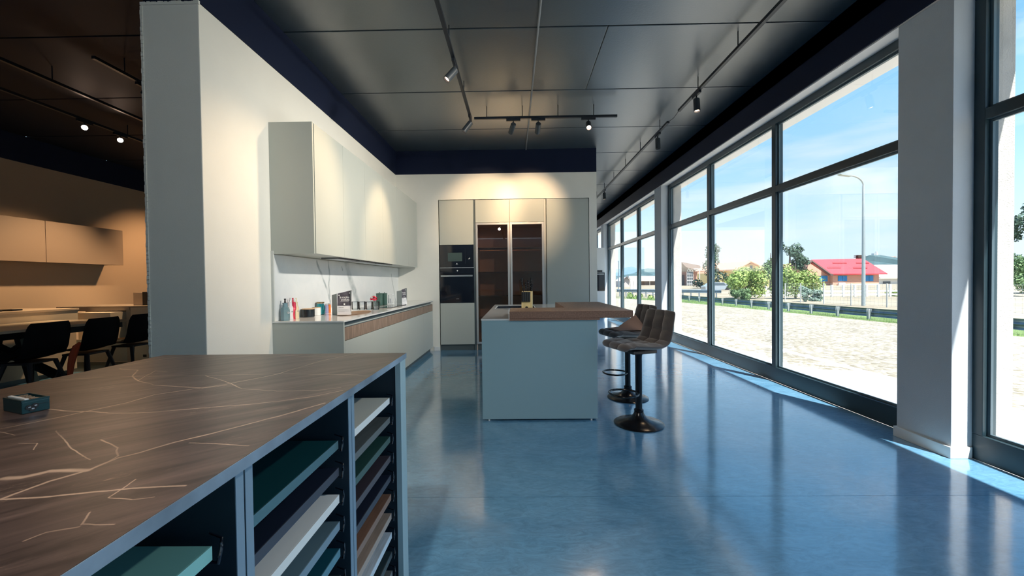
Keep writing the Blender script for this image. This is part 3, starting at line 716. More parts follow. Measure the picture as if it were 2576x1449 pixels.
mk = MB().box(-.835, -.822, FY-.006, FY-.0045, 1.568, 1.582).box(-.822, -.808, FY-.006, FY-.0045, 1.578, 1.594); put('door_mark', mk, 'white', t)
put('emblem', MB().lathe([(0, 0), (.010, 0), (.010, .001), (0, .001)], seg=16).xf(Matrix.Translation(Vector((-1.036, FY-.0045, 1.496)))@Matrix.Rotation(PI/2, 4, 'X')).box(-1.056, -1.016, FY-.006, FY-.0045, 1.475, 1.479), 'alu', t)
t = thing('oven', 'black built-in oven with a steel bar handle under the microwave', 'oven', (-1.04, FY+.2, .83))
put('body', MB().box(-1.328, -.752, FY+.022, FY+.50, .826, 1.424), 'black', t)
put('control_panel', MB().box(-1.331, -.745, FY-.004, FY+.021, 1.322, 1.420, .002), 'black_gloss', t)
dr = put('oven_door', MB().box(-1.331, -.745, FY-.006, FY+.021, .826, 1.317, .002), 'black_gloss', t)
put('handle', MB().box(-1.31, -.765, FY-.045, FY-.030, 1.272, 1.300, .004).box(-1.29, -1.27, FY-.031, FY-.005, 1.278, 1.294).box(-.805, -.785, FY-.031, FY-.005, 1.278, 1.294), 'steel', dr, label='brushed steel bar handle')
put('top_trim', MB().box(-1.331, -.745, FY-.008, FY+.02, 1.4215, 1.430), 'steel', t)
put('display', MB().lathe([(0, 0), (.011, 0), (.011, .001), (0, .001)], seg=14).xf(Matrix.Translation(Vector((-1.030, FY-.0045, 1.374)))@Matrix.Rotation(PI/2, 4, 'X')), 'white', t)
put('brand_plate', MB().box(-1.055, -1.005, FY-.0068, FY-.0061, .888, .893), 'alu', dr)
# handle channel
def channel(x0, x1, lab):
    pass
put_ch = MB().box(-.741, -.716, FY+.03, FY+.05, 0, Z1); c_ = put('handle_channel', put_ch, 'channel'); tag(c_, 'dark vertical handle groove between oven column and glass cabinets', 'trim')
# vitrine cabinets
def vitrine(x0, x1, lab):
    t = thing('display_cabinet', lab, 'cabinet', ((x0+x1)/2, FY+.3, 0))
    b = MB(); b.box(x0, x0+.018, FY+.022, FY+.60, 0, Z1).box(x1-.018, x1, FY+.022, FY+.60, 0, Z1).box(x0+.018, x1-.018, FY+.58, FY+.60, .1, Z1).box(x0+.018, x1-.018, FY+.022, FY+.58, 2.17, 2.19).box(x0+.018, x1-.018, FY+.022, FY+.58, .1, .118)
    put('body', b, mat('cabinet_inside', (.62, .48, .40), .5), t)
    door('upper_door', t, x0+.002, x1-.002, 2.196, Z1)
    f = MB(); z0, z1 = .11, 2.190; a, c = x0+.004, x1-.004; w_ = .034
    f.box(a, a+w_, FY-.002, FY+.020, z0, z1, .002).box(c-w_, c, FY-.002, FY+.020, z0, z1, .002).box(a+w_, c-w_, FY-.002, FY+.020, z0, z0+w_, .002).box(a+w_, c-w_, FY-.002, FY+.020, z1-w_, z1, .002)
    d = put('glass_door', f, 'alu', t)
    put('pane', MB().box(a+w_-.004, c-w_+.004, FY+.006, FY+.011, z0+w_, z1-w_), 'glass_dark', d)
    for z in (1.765, 1.345, .93, .53): put('shelf', MB().box(x0+.02, x1-.02, FY+.05, FY+.56, z-.004, z+.004), mat('shelf_glass_edge', (.10, .12, .12), .2), t)
    put('plinth', MB().box(x0, x1, FY+.045, FY+.055, 0, .10), 'plinth', t)
vitrine(-.713, -.124, 'left glass-fronted tall display cabinet with aluminium frame, beside the oven')
vitrine(-.122, .464, 'right glass-fronted tall display cabinet with aluminium frame')
t = thing('tall_cabinet', 'plain full-height greige cabinet door right of the glass cabinets', 'cabinet', (.87, FY+.3, 0))
put('body', MB().box(.495, .500, FY+.03, FY+.60, 0, Z1).box(.501, 1.226, FY+.58, FY+.60, 0, Z1).box(1.226, 1.232, FY+.022, FY+.60, 0, Z1), 'greige', t)
door('door', t, .508, 1.224, Z0, Z1)
put('filler_strip', MB().box(.466, .494, FY+.028, FY+.04, 0, Z1), 'greige_edge', t)
put('plinth', MB().box(.501, 1.225, FY+.045, FY+.055, 0, .10), 'plinth', t)

# ================================================================== WALL CABINETS
dy = [3.315, 3.895, 4.452, 5.035, 5.610, 6.20, 6.755]
XF = -1.70
nm = ['nearest greige wall cabinet, the one with the dark side panel', 'second greige wall cabinet from the near end', 'third greige wall cabinet, above the extractor slots', 'fourth greige wall cabinet, lit by a warm spot', 'fifth greige wall cabinet, next to the last', 'last greige wall cabinet, beside the back wall']
for i in range(6):
    a, c = dy[i], dy[i+1]
    t = thing('wall_cabinet', nm[i], 'cabinet', (-1.88, (a+c)/2, 1.435), group='wall cabinets over the counter')
    s = .020 if i == 0 else 0
    put('body', MB().box(XL+.001, XF-.024, a+s+.001, c-.001, 1.437, 2.528), 'greige', t)
    put('door', MB().box(XF-.02, XF, a+s+(.012 if i == 0 else .0015), c-.0015, 1.435, 2.53, .0015), 'greige', t)
    if i == 0:
        put('side_panel', MB().box(XL+.001, XF, a, a+.018, 1.433, 2.533, .001), 'greige', t)
    if 1 <= i <= 3:
        put('extractor_slot', MB().box(XL+.12, XF-.06, a+.03, c-.03, 1.428, 1.4365, .002), 'black', t)
        put('extractor_filter', MB().box(XL+.15, XF-.09, a+.06, c-.06, 1.424, 1.4275, .001), 'steel', t)
# backsplash
bs_lines = []
def P3(px, py, x): p = on_x(px, py, x); return (p.x, p.y, p.z)
XB = -2.047
for pts, w_ in (([(797, 658), (808, 690), (818, 715), (826, 740), (833, 770)], .014), ([(825, 655), (829, 690), (827, 720), (829, 745)], .013), ([(870, 655), (878, 690), (887, 720), (897, 750), (905, 775)], .05), ([(984, 690), (988, 715), (992, 735), (996, 760)], .015), ([(860, 672), (862, 680)], .01)):
    bs_lines.append(([tuple(Vector(P3(a, b_, XB))-Vector((XL, 3.32, .866))) for a, b_ in pts], w_))
M['marble'] = stone_mat('white_marble', (.84, .86, .86), (.78, .81, .82), (.42, .47, .48), bs_lines, wob=.05, rough=.12, minor=.12, streak=(1, 1, 1), flat=(0, 1, 1))
o = put('backsplash', MB().box(XL+.001, XB, 3.325, YB-.003, .866, 1.430, .001), 'marble', origin=(XL, 3.32, .866))
tag(o, 'white marble splashback with grey veins behind the counter', 'splashback')
put('edge_strip', MB().box(XL+.001, XB+.002, 3.308, 3.323, .866, 1.46), 'greige_edge', o)

# ================================================================== BASE CABINETS
XD = -1.465
uy = [3.335, 4.48, 5.32, 6.16, 6.812]
un = ['nearest base cabinet of the wall run with oak drawer front', 'second base cabinet of the wall run from the near end', 'third base cabinet of the wall run, under the red flower', 'last base cabinet of the wall run, at the back wall']
for i in range(4):
    a, c = uy[i], uy[i+1]
    t = thing('base_cabinet', un[i], 'cabinet', (-1.77, (a+c)/2, 0), group='base cabinets along the partition')
    put('body', MB().box(XL+.001, XD-.024, a+.001, c-.001, .068, .815), 'greige', t)
    mid = [a, c] if i in (3,) else [a, c]
    put('door', MB().box(XD-.02, XD, a+.0015, c-.0015, .072, .690, .0015), 'greige', t)
    put('drawer_front', MB().box(XD-.02, XD, a+.0015, c-.0015, .694, .803, .0015), 'oak', t, label='brown oak drawer front')
    put('handle_groove', MB().box(XD-.05, XD-.034, a+.0005, c-.0005, .806, .851).box(XD-.05, XD-.004, a+.0005, c-.0005, .8041, .8059), 'channel', t)
    put('plinth', MB().box(XL+.05, XD-.05, a+.001, c-.001, 0, .067), 'plinth', t)
    if i == 0:
        put('end_panel', MB().box(XL+.001, XD, 3.313, 3.334, 0, .851, .001), 'greige', t)
M['quartz'] = mat('white_quartz', (.80, .80, .79), .08, spec=.6)
o = put('countertop', MB().box(XL+.001, XD+.004, 3.308, 6.815, .8525, .8655, .001), 'quartz'); tag(o, 'thin glossy white countertop along the partition wall', 'countertop')
CT = .8656
# hob
p0 = on_z(957, 775, CT); 
t = thing('hob', 'flat black glass hob set into the white counter near the far end', 'hob', (-1.74, 5.2, CT))
put('glass_plate', MB().box(-2.0, -1.58, 4.92, 5.62, CT, CT+.006, .002), 'black_gloss', t)
put('cook_zone', MB().lathe([(.088, 0), (.09, 0), (.09, .0006), (.088, .0006)], (-1.80, 5.1, CT+.0061), 32).lathe([(.088, 0), (.09, 0), (.09, .0006), (.088, .0006)], (-1.80, 5.42, CT+.0061), 32), 'alu', t)

def on_ct(px, py, clear=.06):
    p = on_z(px, py, CT)
    if p.x < XB+clear: p = on_x(px, py, XB+clear); p.z = CT
    return p
def bottle(px, pyb, pyt, wpx, label, col, seg=6, wavy=False, stop='black', rz=0, name='bottle'):
    p = on_ct(px, pyb, wpx*.0019+.004); s = p.y/FPX; r = wpx*s/2; h = (pyb-pyt)*s
    t = thing(name, label, 'bottle', (p.x, p.y, CT), rz, group='oil bottles at the near end of the counter')
    m = mat('bottle_glaze', col, .18, coat=.6)
    b = MB(); prof = [(r*.95, 0), (r, .01), (r, h*.50), (r*.92, h*.56), (r*.62, h*.63), (r*.56, h*.78), (r*.66, h*.79), (r*.66, h*.81)]
    if wavy: prof = [(r*.62, 0), (r*.70, .01), (r*.72, h*.22), (r*.66, h*.36), (r*.80, h*.46), (r*.72, h*.55), (r*.60, h*.62), (r*.66, h*.74), (r*.45, h*.82)]
    b.lathe(prof, (0, 0, 0), 16 if wavy else seg)
    if wavy:
        for v in b.b.verts: v.co.y += -math.sin(v.co.z/h*7.2)*r*.42
    put('body', b, m, t, local=True, smooth=wavy)
    put('spout', MB().lathe([(r*.30, h*.81), (r*.22, h*.83), (r*.16, h*.95), (r*.24, h*.955), (r*.24, h), (0, h)], (0, 0, 0), 12), stop, t, local=True, smooth=True)
    if not wavy:
        put('medallion', MB().lathe([(0, 0), (r*.32, 0), (r*.28, .004), (r*.18, .004), (r*.16, .002), (0, .002)], seg=16).xf(Matrix.Translation(Vector((r*.93, 0, h*.36)))@Matrix.Rotation(PI/2, 4, 'Y')), 'alu', t, local=True)
    return t
bottle(718, 800.5, 745, 21, 'slate blue faceted oil bottle, nearest on the counter', (.16, .28, .33), rz=-.3)
bottle(731, 799, 744, 14, 'white oil bottle between the slate blue and the red bottle', (.85, .86, .88), stop='alu', rz=-.3)
M['redp'] = mat('red_glaze', (.62, .02, .06), .2, coat=.6); M['creamp'] = mat('cream_glaze', (.78, .70, .45), .3)
bottle(737.5, 798, 744, 17, 'wavy bright red oil bottle beside the cream one', (.62, .02, .06), wavy=True, stop='redp')
bottle(746, 797, 745, 12, 'cream yellow oil bottle behind the red one', (.80, .72, .48), stop='creamp', rz=-.3)
def pot(px, pyb, pyt, wpx, label, prof, m, extra=None, cat='jar', name='jar', seg=28, group=None, smooth=True):
    p = on_ct(px, pyb, wpx*.0020+.004); s = p.y/FPX; r = wpx*s/2; h = (pyb-pyt)*s
    t = thing(name, label, cat, (p.x, p.y, CT), group=group)
    put('body', MB().lathe([(a*r, c*h) for a, c in prof], (0, 0, 0), seg), m, t, local=True, smooth=smooth)
    if extra: extra(t, r, h)
    return t
M['lidwood'] = mat('lid_wood', (.55, .36, .20), .5, noise=(8, .2, (1, 8, 1)))
def lid(t, r, h): put('lid', MB().lathe([(r*1.0, h*.93), (r*1.0, h), (0, h)], (0, 0, 0), 28), 'lidwood', t, local=True, label='pale wooden lid')
can = [(.86, 0), (1, .06), (1, .92)]
pot(775.5, 791.5, 770, 30, 'squat black canister with a pale wooden lid', can, mat('black_ceramic', (.01, .016, .022), .2), lid, 'canister', 'canister')
pot(797, 789, 768.5, 19, 'squat white canister with wooden lid behind the black one', can, 'white', lid, 'canister', 'canister')
M['teal'] = mat('teal_glass', (.01, .26, .33), .08, coat=.8)
def tlid(t, r, h):
    put('lid', MB().lathe([(r*.80, h*.90), (r*.84, h*.91), (r*.84, h), (0, h)], (0, 0, 0), 28), mat('gold_lid', (.28, .20, .09), .35, metal=.8), t, local=True, label='dark gold metal lid')
    put('handle', MB().tube([(0, r*.9, h*.78), (0, r*1.25, h*.70), (0, r*1.15, h*.55)], .004, 8), 'teal', t, local=True)
pot(806.5, 787, 755, 22, 'glossy teal glass jar with a dark gold lid', [(.72, 0), (.95, .05), (1, .35), (.95, .62), (.78, .80), (.78, .88)], 'teal', tlid)
def clid(t, r, h): put('cap', MB().lathe([(r*.8, h*.88), (r*.9, h*.88), (r*.9, h), (0, h)], (0, 0, 0), 14), 'alu', t, local=True)
pot(822.5, 785, 761, 7.5, 'small violet spice jar between the teal jar and the orange one', [(1, 0), (1, .75), (.8, .87)], mat('violet_glass', (.30, .30, .50), .15), clid, name='spice_jar')
pot(829.5, 785, 761, 6, 'small orange spice jar next to the violet one', [(1, 0), (1, .75), (.8, .87)], mat('orange_glass', (.75, .20, .04), .2), clid, name='spice_jar')

# display cards
def text(parent, s, size, loc, rot, m, name='lettering', sx=1.0, ext=.0003):
    cu = bpy.data.curves.new(name, 'FONT'); cu.body = s; cu.size = size; cu.align_x = 'CENTER'; cu.extrude = ext; cu.offset = size*.012
    tmp = bpy.data.objects.new('tmp', cu); COL.objects.link(tmp)
    dg = bpy.context.evaluated_depsgraph_get(); dg.update(); me = bpy.data.meshes.new_from_object(tmp.evaluated_get(dg)); bpy.data.objects.remove(tmp)
    me.materials.clear(); me.materials.append(M[m] if isinstance(m, str) else m)
    o = bpy.data.objects.new(name, me); COL.objects.link(o); o.parent = parent; o.location = loc; o.rotation_euler = rot; o.scale = (sx, 1, 1)
    return o
M['print_dark'] = mat('dark_print', (.10, .09, .115), .5, noise=(14, .5, (1, 1, 1))); M['paper'] = mat('card_paper', (.86, .86, .88), .6)
M['print_grey'] = mat('grey_print', (.30, .31, .34), .6); M['print_white'] = mat('white_print', (.9, .9, .9), .6); M['card_wing_shade'] = mat('card_wing_shade', (.20, .23, .23), .7)
def card(px, pyb, pyt, wid, label, rz, narrow=False):
    p = on_z(px, pyb, CT); s = p.y/FPX; h = (pyb-pyt)*s*.92
    t = thing('table_card', label, 'sign', (p.x, p.y, CT), rz)      # local frame: front faces -y, x across
    w2 = wid/2; k = .78
    front = [(-w2, 0), (w2, 0), (w2, h), (-w2, h*.87)]
    tilt = Matrix.Rotation(-.10, 4, 'X')
    f = put('front_panel', MB().prism(front, 1, 0, .0015).xf(tilt), 'paper', t, local=True)
    put('printed_field', MB().prism([(-w2, h*.38), (w2, h*.38), (w2, h), (-w2, h*.87)], 1, -.0008, -.0002).xf(tilt), 'print_dark', f, local=True)
    R = tilt.to_euler()
    def L3(x, z): v = tilt@Vector((x, -.0014, z)); return v
    text(f, 'la cucina', h*.125, L3(0, h*.68), (PI/2-.10, 0, 0), 'print_white', sx=wid/(h*.62))
    text(f, 'evoluta', h*.125, L3(w2*.12, h*.58), (PI/2-.10, 0, 0), 'print_white', sx=wid/(h*.62))
    put('print_mark', MB().box(-w2*.1, w2*.1, -.0016, -.0009, h*.41, h*.475).box(-w2*.55, w2*.6, -.0016, -.0009, h*.545, h*.552).box(w2*.62, w2*.84, -.0016, -.0009, h*.86, h*.91).box(-w2*.85, -w2*.7, -.0016, -.0009, h*.78, h*.82).xf(tilt), 'print_white', f, local=True)
    text(f, 'PRANZO', h*.055, L3(-w2*.45, h*.29), (PI/2-.10, 0, 0), 'print_grey', sx=wid/(h*.62))
    b = MB()
    for i, ww in enumerate((1.5, 1.3, 1.5, .9)): b.box(-w2*.85, -w2*.85+w2*ww, -.0016, -.0009, h*(.24-.035*i), h*(.245-.035*i))
    put('small_print', b.xf(tilt), 'print_grey', f, local=True)
    # wings folded back, their shadow side painted as dark grey
    put('side_wing', MB().prism([(0, 0), (wid*.75, 0), (wid*.75, h*.8), (0, h*.87)], 0, -.0008, .0008).xf(Matrix.Translation(Vector((-w2, .002, 0)))@Matrix.Rotation(.80, 4, 'Z')), 'card_wing_shade', t, local=True)
    put('side_wing', MB().prism([(0, 0), (wid*.75, 0), (wid*.75, h*.9), (0, h)], 0, -.0008, .0008).xf(Matrix.Translation(Vector((w2, .002, 0)))@Matrix.Rotation(.62, 4, 'Z')), 'card_wing_shade', t, local=True)
    return t
card(866, 793, 724, .135, 'tall folded display card reading la cucina evoluta, at the near half of the counter', .10)
card(1018, 763.5, 721, .10, 'second folded display card, at the far end of the counter', 1.05)
# tray with glasses
pc = on_z(905, 782, CT)
t = thing('serving_tray', 'round-ended thin wooden serving tray under the glasses', 'tray', (-1.66, 4.15, CT))
ty0, ty1 = on_z(868, 783, CT).y, on_z(950, 781, CT).y
cx = -1.70; cy = 4.12
b = MB(); b.lathe([(.0, .0), (.145, .0), (.155, .008), (.152, .008), (.142, .004), (0, .004)], (0, 0, 0), 36); b.xf(Matrix.Translation(Vector((cx, cy, CT)))@Matrix.Diagonal((.85, 2.0, 1, 1)))
put('board', b, mat('tray_wood', (.30, .18, .10), .5, noise=(8, .2, (8, 1, 1))), t, smooth=True)
M['tumbler'] = glass_mat('tumbler_glass', (.96, .975, .98), 1.3); M['tumbler_rim'] = glass_mat('tumbler_rim', (.80, .86, .87), 1.5)
for i, (px, lab) in enumerate(((893.5, 'first clear glass tumbler from the display card on the tray'), (911, 'second clear glass tumbler on the tray'), (929, 'third clear glass tumbler on the tray'), (946, 'last clear glass tumbler on the tray, under the red flower'))):
    p = on_z(px, 778.5, CT+.005); s = p.y/FPX; r = 8.3*s; h = 20*s
    t = thing('tumbler', lab, 'glass', (p.x, p.y, CT+.0055), group='tumblers on the tray')
    put('bowl', MB().lathe([(r*.92, .0), (r, .008), (r*1.02, h), (r*.94, h), (r*.9, .018), (0, .014)], (0, 0, 0), 24), 'tumbler', t, local=True, smooth=True)
    put('rim', MB().lathe([(r*1.03, h-.004), (r*1.03, h), (r*.93, h), (r*.93, h-.004)], (0, 0, 0), 24), 'tumbler_rim', t, local=True)
    put('base', MB().lathe([(0, -.0005), (r*.90, -.0005), (r*.86, .012), (0, .012)], (0, 0, 0), 24), 'tumbler_rim', t, local=True)
p = on_z(941, 772, CT); fc = Vector((p.x, p.y, CT))
t = thing('red_flower', 'small red artificial flower in a short glass behind the tumblers', 'flower', fc)
s = p.y/FPX
b = MB(); random.seed(4)
for k in range(26):
    a = random.uniform(0, 2*PI); el = random.uniform(-.3, 1.3); d = Vector((math.cos(a)*math.cos(el), math.sin(a)*math.cos(el), math.sin(el)*.8)); c = fc+Vector((0, 0, 20*s))+d*8*s
    u = d.cross(Vector((.1, .2, 1))).normalized()*3.2*s; v_ = d.cross(u).normalized()*2.6*s; b.poly([c-u, c-v_+d*.006, c+u, c+v_+d*.01])
put('petals', b, 'redp', t); put('stem', MB().tube([fc+Vector((0, 0, .012)), fc+Vector((0, 0, 20*s))], .003, 8), 'leaf_mid', t)
put('vase', MB().lathe([(4*s, 0), (5*s, .004), (5*s, 11*s), (4.6*s, 11*s), (4.6*s, .012), (0, .010)], fc, 20), 'tumbler', t, smooth=True)
M['sage'] = mat('sage_enamel', (.05, .115, .095), .25, coat=.5)
def knob(t, r, h):
    put('lid', MB().lathe([(r*1.06, h*.86), (r*1.06, h*.90), (r*.9, h*.93), (0, h*.94)], (0, 0, 0), 28), 'sage', t, local=True, smooth=True)
    put('knob', MB().lathe([(r*.08, h*.93), (r*.08, h*.96), (r*.2, h*.98), (r*.15, h), (0, h)], (0, 0, 0), 14), 'black', t, local=True, smooth=True)
pot(955, 768, 735, 17, 'dark green enamel canister with knob lid, the nearer of the pair', [(.98, 0), (1, .02), (1, .86)], 'sage', knob, 'canister', 'canister', group='green canisters')
pot(967.5, 767, 735, 13, 'dark green enamel canister with knob lid, the farther of the pair', [(.98, 0), (1, .02), (1, .86)], 'sage', knob, 'canister', 'canister', group='green canisters')
p = on_z(982, 765, CT); s = p.y/FPX
t = thing('white_lantern', 'small white frame lantern beside the green canisters', 'lantern', p)
r = 6*s; h = 23*s; b = MB()
for sx in (-1, 1):
    for sy in (-1, 1): b.box(sx*r-.006, sx*r+.006, sy*r-.006, sy*r+.006, 0, h)
b.box(-r-.008, r+.008, -r-.008, r+.008, 0, .012).box(-r-.008, r+.008, -r-.008, r+.008, h, h+.012)
put('frame', b, 'white', t, local=True); put('candle', MB().lathe([(r*.5, .012), (r*.5, h*.6), (0, h*.6)], (0, 0, 0), 14), 'paper', t, local=True)

# ================================================================== ISLAND
IX0, IX1, IY0, IY1 = -.307, .664, 3.345, 5.40
M['island'] = mat('island_lacquer', (.31, .48, .54), .45, spec=.4, bump=(500, .03))
t = thing('kitchen_island', 'pale grey-green kitchen island with a thin white top', 'island', ((IX0+IX1)/2, 4.3, 0))
b = MB(); put('end_panel', MB().box(IX0, IX1, IY0, IY0+.022, .014, .852, .0012), 'island', t)
put('body', MB().box(IX0+.02, IX1-.004, IY0+.0225, IY1-.022, .06, .838), 'greige', t)
put('end_panel', MB().box(IX0, IX1, IY1-.021, IY1, .014, .852, .0012), 'greige', t)
for k in range(3):
    a = IY0+.024+k*.668
    put('drawer_front', MB().box(IX0+.001, IX0+.0195, a, a+.664, .455, .815, .0012), 'greige', t)
    put('drawer_front', MB().box(IX0+.001, IX0+.0195, a, a+.664, .075, .450, .0012), 'greige', t)
put('side_panel', MB().box(IX1-.0035, IX1, IY0+.0225, IY1-.022, .014, .852), 'greige', t)
for x in (IX0+.055, IX1-.05):
    for y in (IY0+.012, IY1-.01): put('foot', MB().lathe([(.008, 0), (.008, .014)], (x, y, 0), 12), 'white', t)
b = MB(); z0, z1 = .8525, .8655
sx0, sx1, sy0, sy1 = -.255, .20, 4.62, 5.10
b.box(IX0-.003, sx0, IY0-.003, IY1+.003, z0, z1).box(sx1, IX1+.003, IY0-.003, IY1+.003, z0, z1).box(sx0, sx1, IY0-.003, sy0, z0, z1).box(sx0, sx1, sy1, IY1+.003, z0, z1)
put('worktop', b, 'quartz', t)
bs = MB(); bs.box(sx0, sx1, sy0, sy1, .845, .8515).box(sx0, sx0+.006, sy0, sy1, .8515, .8640).box(sx1-.006, sx1, sy0, sy1, .8515, .8640).box(sx0, sx1, sy0, sy0+.006, .8515, .864).box(sx0, sx1, sy1-.006, sy1, .8515, .864)
s_ = put('sink_basin', bs, 'black_gloss', t, label='dark sunken sink')
put('sink_rim_highlight', MB().box(sx0-.012, sx0, sy0-.012, sy1+.012, .8656, .867).box(sx1, sx1+.012, sy0-.012, sy1+.012, .8656, .867).box(sx0, sx1, sy1, sy1+.012, .8656, .867), 'white', t)  # white colour stands for the bright highlight along the rim
put('power_outlet_cap', MB().lathe([(0, 0), (.05, 0), (.05, .004), (0, .006)], (.385, 4.60, .8656), 28), 'black', t)
# L-shaped oak breakfast bar
WX0, WX1 = -.070, .962
o = put('breakfast_bar', MB().prism([(WX0, 3.325), (WX1, 3.325), (WX1, 4.75), (.447, 4.75), (.447, 3.80), (WX0, 3.80)], 2, .8665, .926), 'slabwood')
bmx = bmesh.new(); bmx.from_mesh(o.data); bmesh.ops.bevel(bmx, geom=bmx.edges[:], offset=.0025, segments=1, affect='EDGES'); bmx.to_mesh(o.data); bmx.free()
tag(o, 'thick L-shaped brown wooden breakfast bar resting on the island', 'breakfast bar')
put('front_apron', MB().box(WX0, IX1+.02, 3.325, IY0-.0035, .850, .8662), 'slabwood', o, label='wooden front lip')
# knife block
M['handle_black'] = mat('handle_black', (.008, .009, .012), .6, spec=.3)
kp = on_z(1324, 776.5, .8655)
kx, ky = on_y(1326, 770, 4.32).x, 4.32
M['blockwood'] = mat('block_wood', (.70, .55, .27), .5, noise=(6, .12, (8, 1, 1)))
t = thing('knife_block', 'light wooden knife block full of black handled knives on the island', 'knife block', (kx, ky, .8656), -.12)
prof = [(-.055, 0), (.055, 0), (.075, .15), (.035, .19), (-.045, .10)]
b = MB(); b.prism([(y, z) for y, z in ((-.05, 0), (.07, 0), (.085, .205), (-.0, .205), (-.05, .085))], 0, -.055, .055)
put('block', b, 'blockwood', t, local=True)
put('label_plate', MB().lathe([(0, 0), (.012, 0), (.012, .001), (0, .001)], seg=20).xf(Matrix.Translation(Vector((0, -.0505, .035)))@Matrix.Rotation(PI/2, 4, 'X')@Matrix.Diagonal((1.3, .7, 1, 1))), 'black', t, local=True)
put('steak_knife_row', MB().box(-.052, .040, -.062, -.005, .095, .20), 'black', t, local=True)
sl = put('slots', MB().box(-.030, -.028, -.064, -.0615, .10, .198).box(-.010, -.008, -.064, -.0615, .10, .198).box(.010, .012, -.064, -.0615, .10, .198).box(.028, .030, -.064, -.0615, .10, .198), 'channel', t, local=True)
t_loc = (kx, ky, .8656)
for k, (x, y, h, lean) in enumerate(((-.035, .01, .135, -.02), (-.012, .03, .09, .0), (.008, .02, .115, .01), (.03, .035, .145, .02), (.044, .015, .08, .015))):
    b = MB(); base = Vector((x, y, .18)); topv = Vector((x+lean, y-.035, .205+h))
    b.tube([base, base.lerp(topv, .5)+Vector((0, .004, 0)), topv, topv+Vector((0, -.008, .008))], [.009, .008, .012, .005], 8)
    hh = put('knife_handle', b, 'handle_black', t, local=True, smooth=True)
    b = MB()
    for q in (.45, .65, .85):
        c = base.lerp(topv, q); b.lathe([(0, 0), (.0025, 0), (.0025, .001), (0, .001)], seg=8) if False else b.box(c.x-.002, c.x+.002, c.y-.0135, c.y-.0085, c.z-.002, c.z+.002)
    put('rivet', b, 'alu', hh, local=True)

# ================================================================== BAR STOOLS
M['suede'] = mat('taupe_suede', (.115, .098, .095), .85, spec=.2, noise=(5, .25, (1, 1, 1)), bump=(300, .2))
M['suede'].node_tree.nodes['Principled BSDF'].inputs['Sheen Weight'].default_value = .6
M['stoolblack'] = mat('satin_black_metal', (.014, .015, .018), .2, metal=.4, spec=.6)
def stool_shell():
    """L-shaped quilted shell: sits facing -x; profile in x-z swept across y"""
    ctrl = [(-.215, .625), (-.20, .655), (-.10, .652), (.02, .643), (.10, .645), (.155, .675), (.185, .74), (.205, .82), (.225, .90), (.235, .925)]
    def P(u):
        k = u*(len(ctrl)-1); i = min(int(k), len(ctrl)-2); f = k-i
        p0 = ctrl[max(i-1, 0)]; p1 = ctrl[i]; p2 = ctrl[i+1]; p3 = ctrl[min(i+2, len(ctrl)-1)]
        return tuple(.5*((2*p1[j])+(-p0[j]+p2[j])*f+(2*p0[j]-5*p1[j]+4*p2[j]-p3[j])*f*f+(-p0[j]+3*p1[j]-3*p2[j]+p3[j])*f**3) for j in (0, 1))
    NU, NV = 60, 36
    def surf(u, v, side):
        x, z = P(u); e = .001; x2, z2 = P(min(1, u+e)); x1, z1 = P(max(0, u-e)); tx, tz = x2-x1, z2-z1; L_ = math.hypot(tx, tz); nx, nz = -tz/L_, tx/L_
        w_ = v*2-1
        hw = .205-.028*max(0, u-.55)/.45
        # rounded corners at both ends
        ee = min(u, 1-u)/.13
        if ee < 1: hw *= 1-.34*(1-ee)**2.4
        y = w_*hw
        edge = (1-abs(w_)**6)*min(1, min(u, 1-u)*14)**.5
        if side > 0:
            q = (abs(math.sin(PI*3*v))*abs(math.sin(PI*7*u+.0)))**.38
            off = .004+edge*(.012+.020*q)+.016*abs(w_)**2.2*(1 if .15 < u < .95 else .4)
        else:
            off = -.004-edge*.020+.016*abs(w_)**2.2*(1 if .15 < u < .95 else .4)
        return (x+nx*off, y, z+nz*off)
    b = MB(); g1 = b.grid(lambda u, v: surf(u, v, 1), NU, NV); g2 = b.grid(lambda u, v: surf(u, v, -1), NU, NV)
    for i in range(NU):
        b.b.faces.new((g1[i][0], g2[i][0], g2[i+1][0], g1[i+1][0])); b.b.faces.new((g1[i][NV], g1[i+1][NV], g2[i+1][NV], g2[i][NV]))
    for j in range(NV):
        b.b.faces.new((g1[0][j], g1[0][j+1], g2[0][j+1], g2[0][j])); b.b.faces.new((g1[NU][j], g2[NU][j], g2[NU][j+1], g1[NU][j+1]))
    return b
def make_stool(label, x, y, rz, dz=0):
    t = thing('bar_stool', label, 'bar stool', (x, y, 0), rz, group='bar stools at the island')
    b = stool_shell(); b.xf(Matrix.Translation((0.0, 0, dz)))
    put('seat_shell', b, 'suede', t, local=True, smooth=True)
    put('seat_bracket', MB().box(-.10, .12, -.08, .08, .585+dz, .612+dz, .004), 'stoolblack', t, local=True)
    put('base', MB().lathe([(.198, 0), (.200, .006), (.190, .012), (.150, .022), (.10, .036), (.065, .055), (.045, .078), (.036, .10)], (0, 0, 0), 48), 'stoolblack', t, local=True, smooth=True)
    put('collar', MB().lathe([(.036, .10), (.038, .104), (.038, .118), (.029, .125)], (0, 0, 0), 28), 'stoolblack', t, local=True, smooth=True)
    put('column', MB().lathe([(.027, .12), (.027, .56+dz), (.034, .575+dz), (.045, .588+dz)], (0, 0, 0), 28), 'stoolblack', t, local=True, smooth=True)
    ring = []
    for k in range(24):
        a = -PI+2*PI*k/24; ring.append((-.135+.115*math.cos(a), .12*math.sin(a)*(1-.12*math.cos(a)), .262+dz*.5))
    put('footrest', MB().tube(ring, .0085, 8, closed=True), 'stoolblack', t, local=True, smooth=True)
    put('lever', MB().tube([(.02, .05, .592+dz), (.05, .16, .585+dz), (.06, .20, .58+dz)], .005, 8), 'stoolblack', t, local=True)
    return t
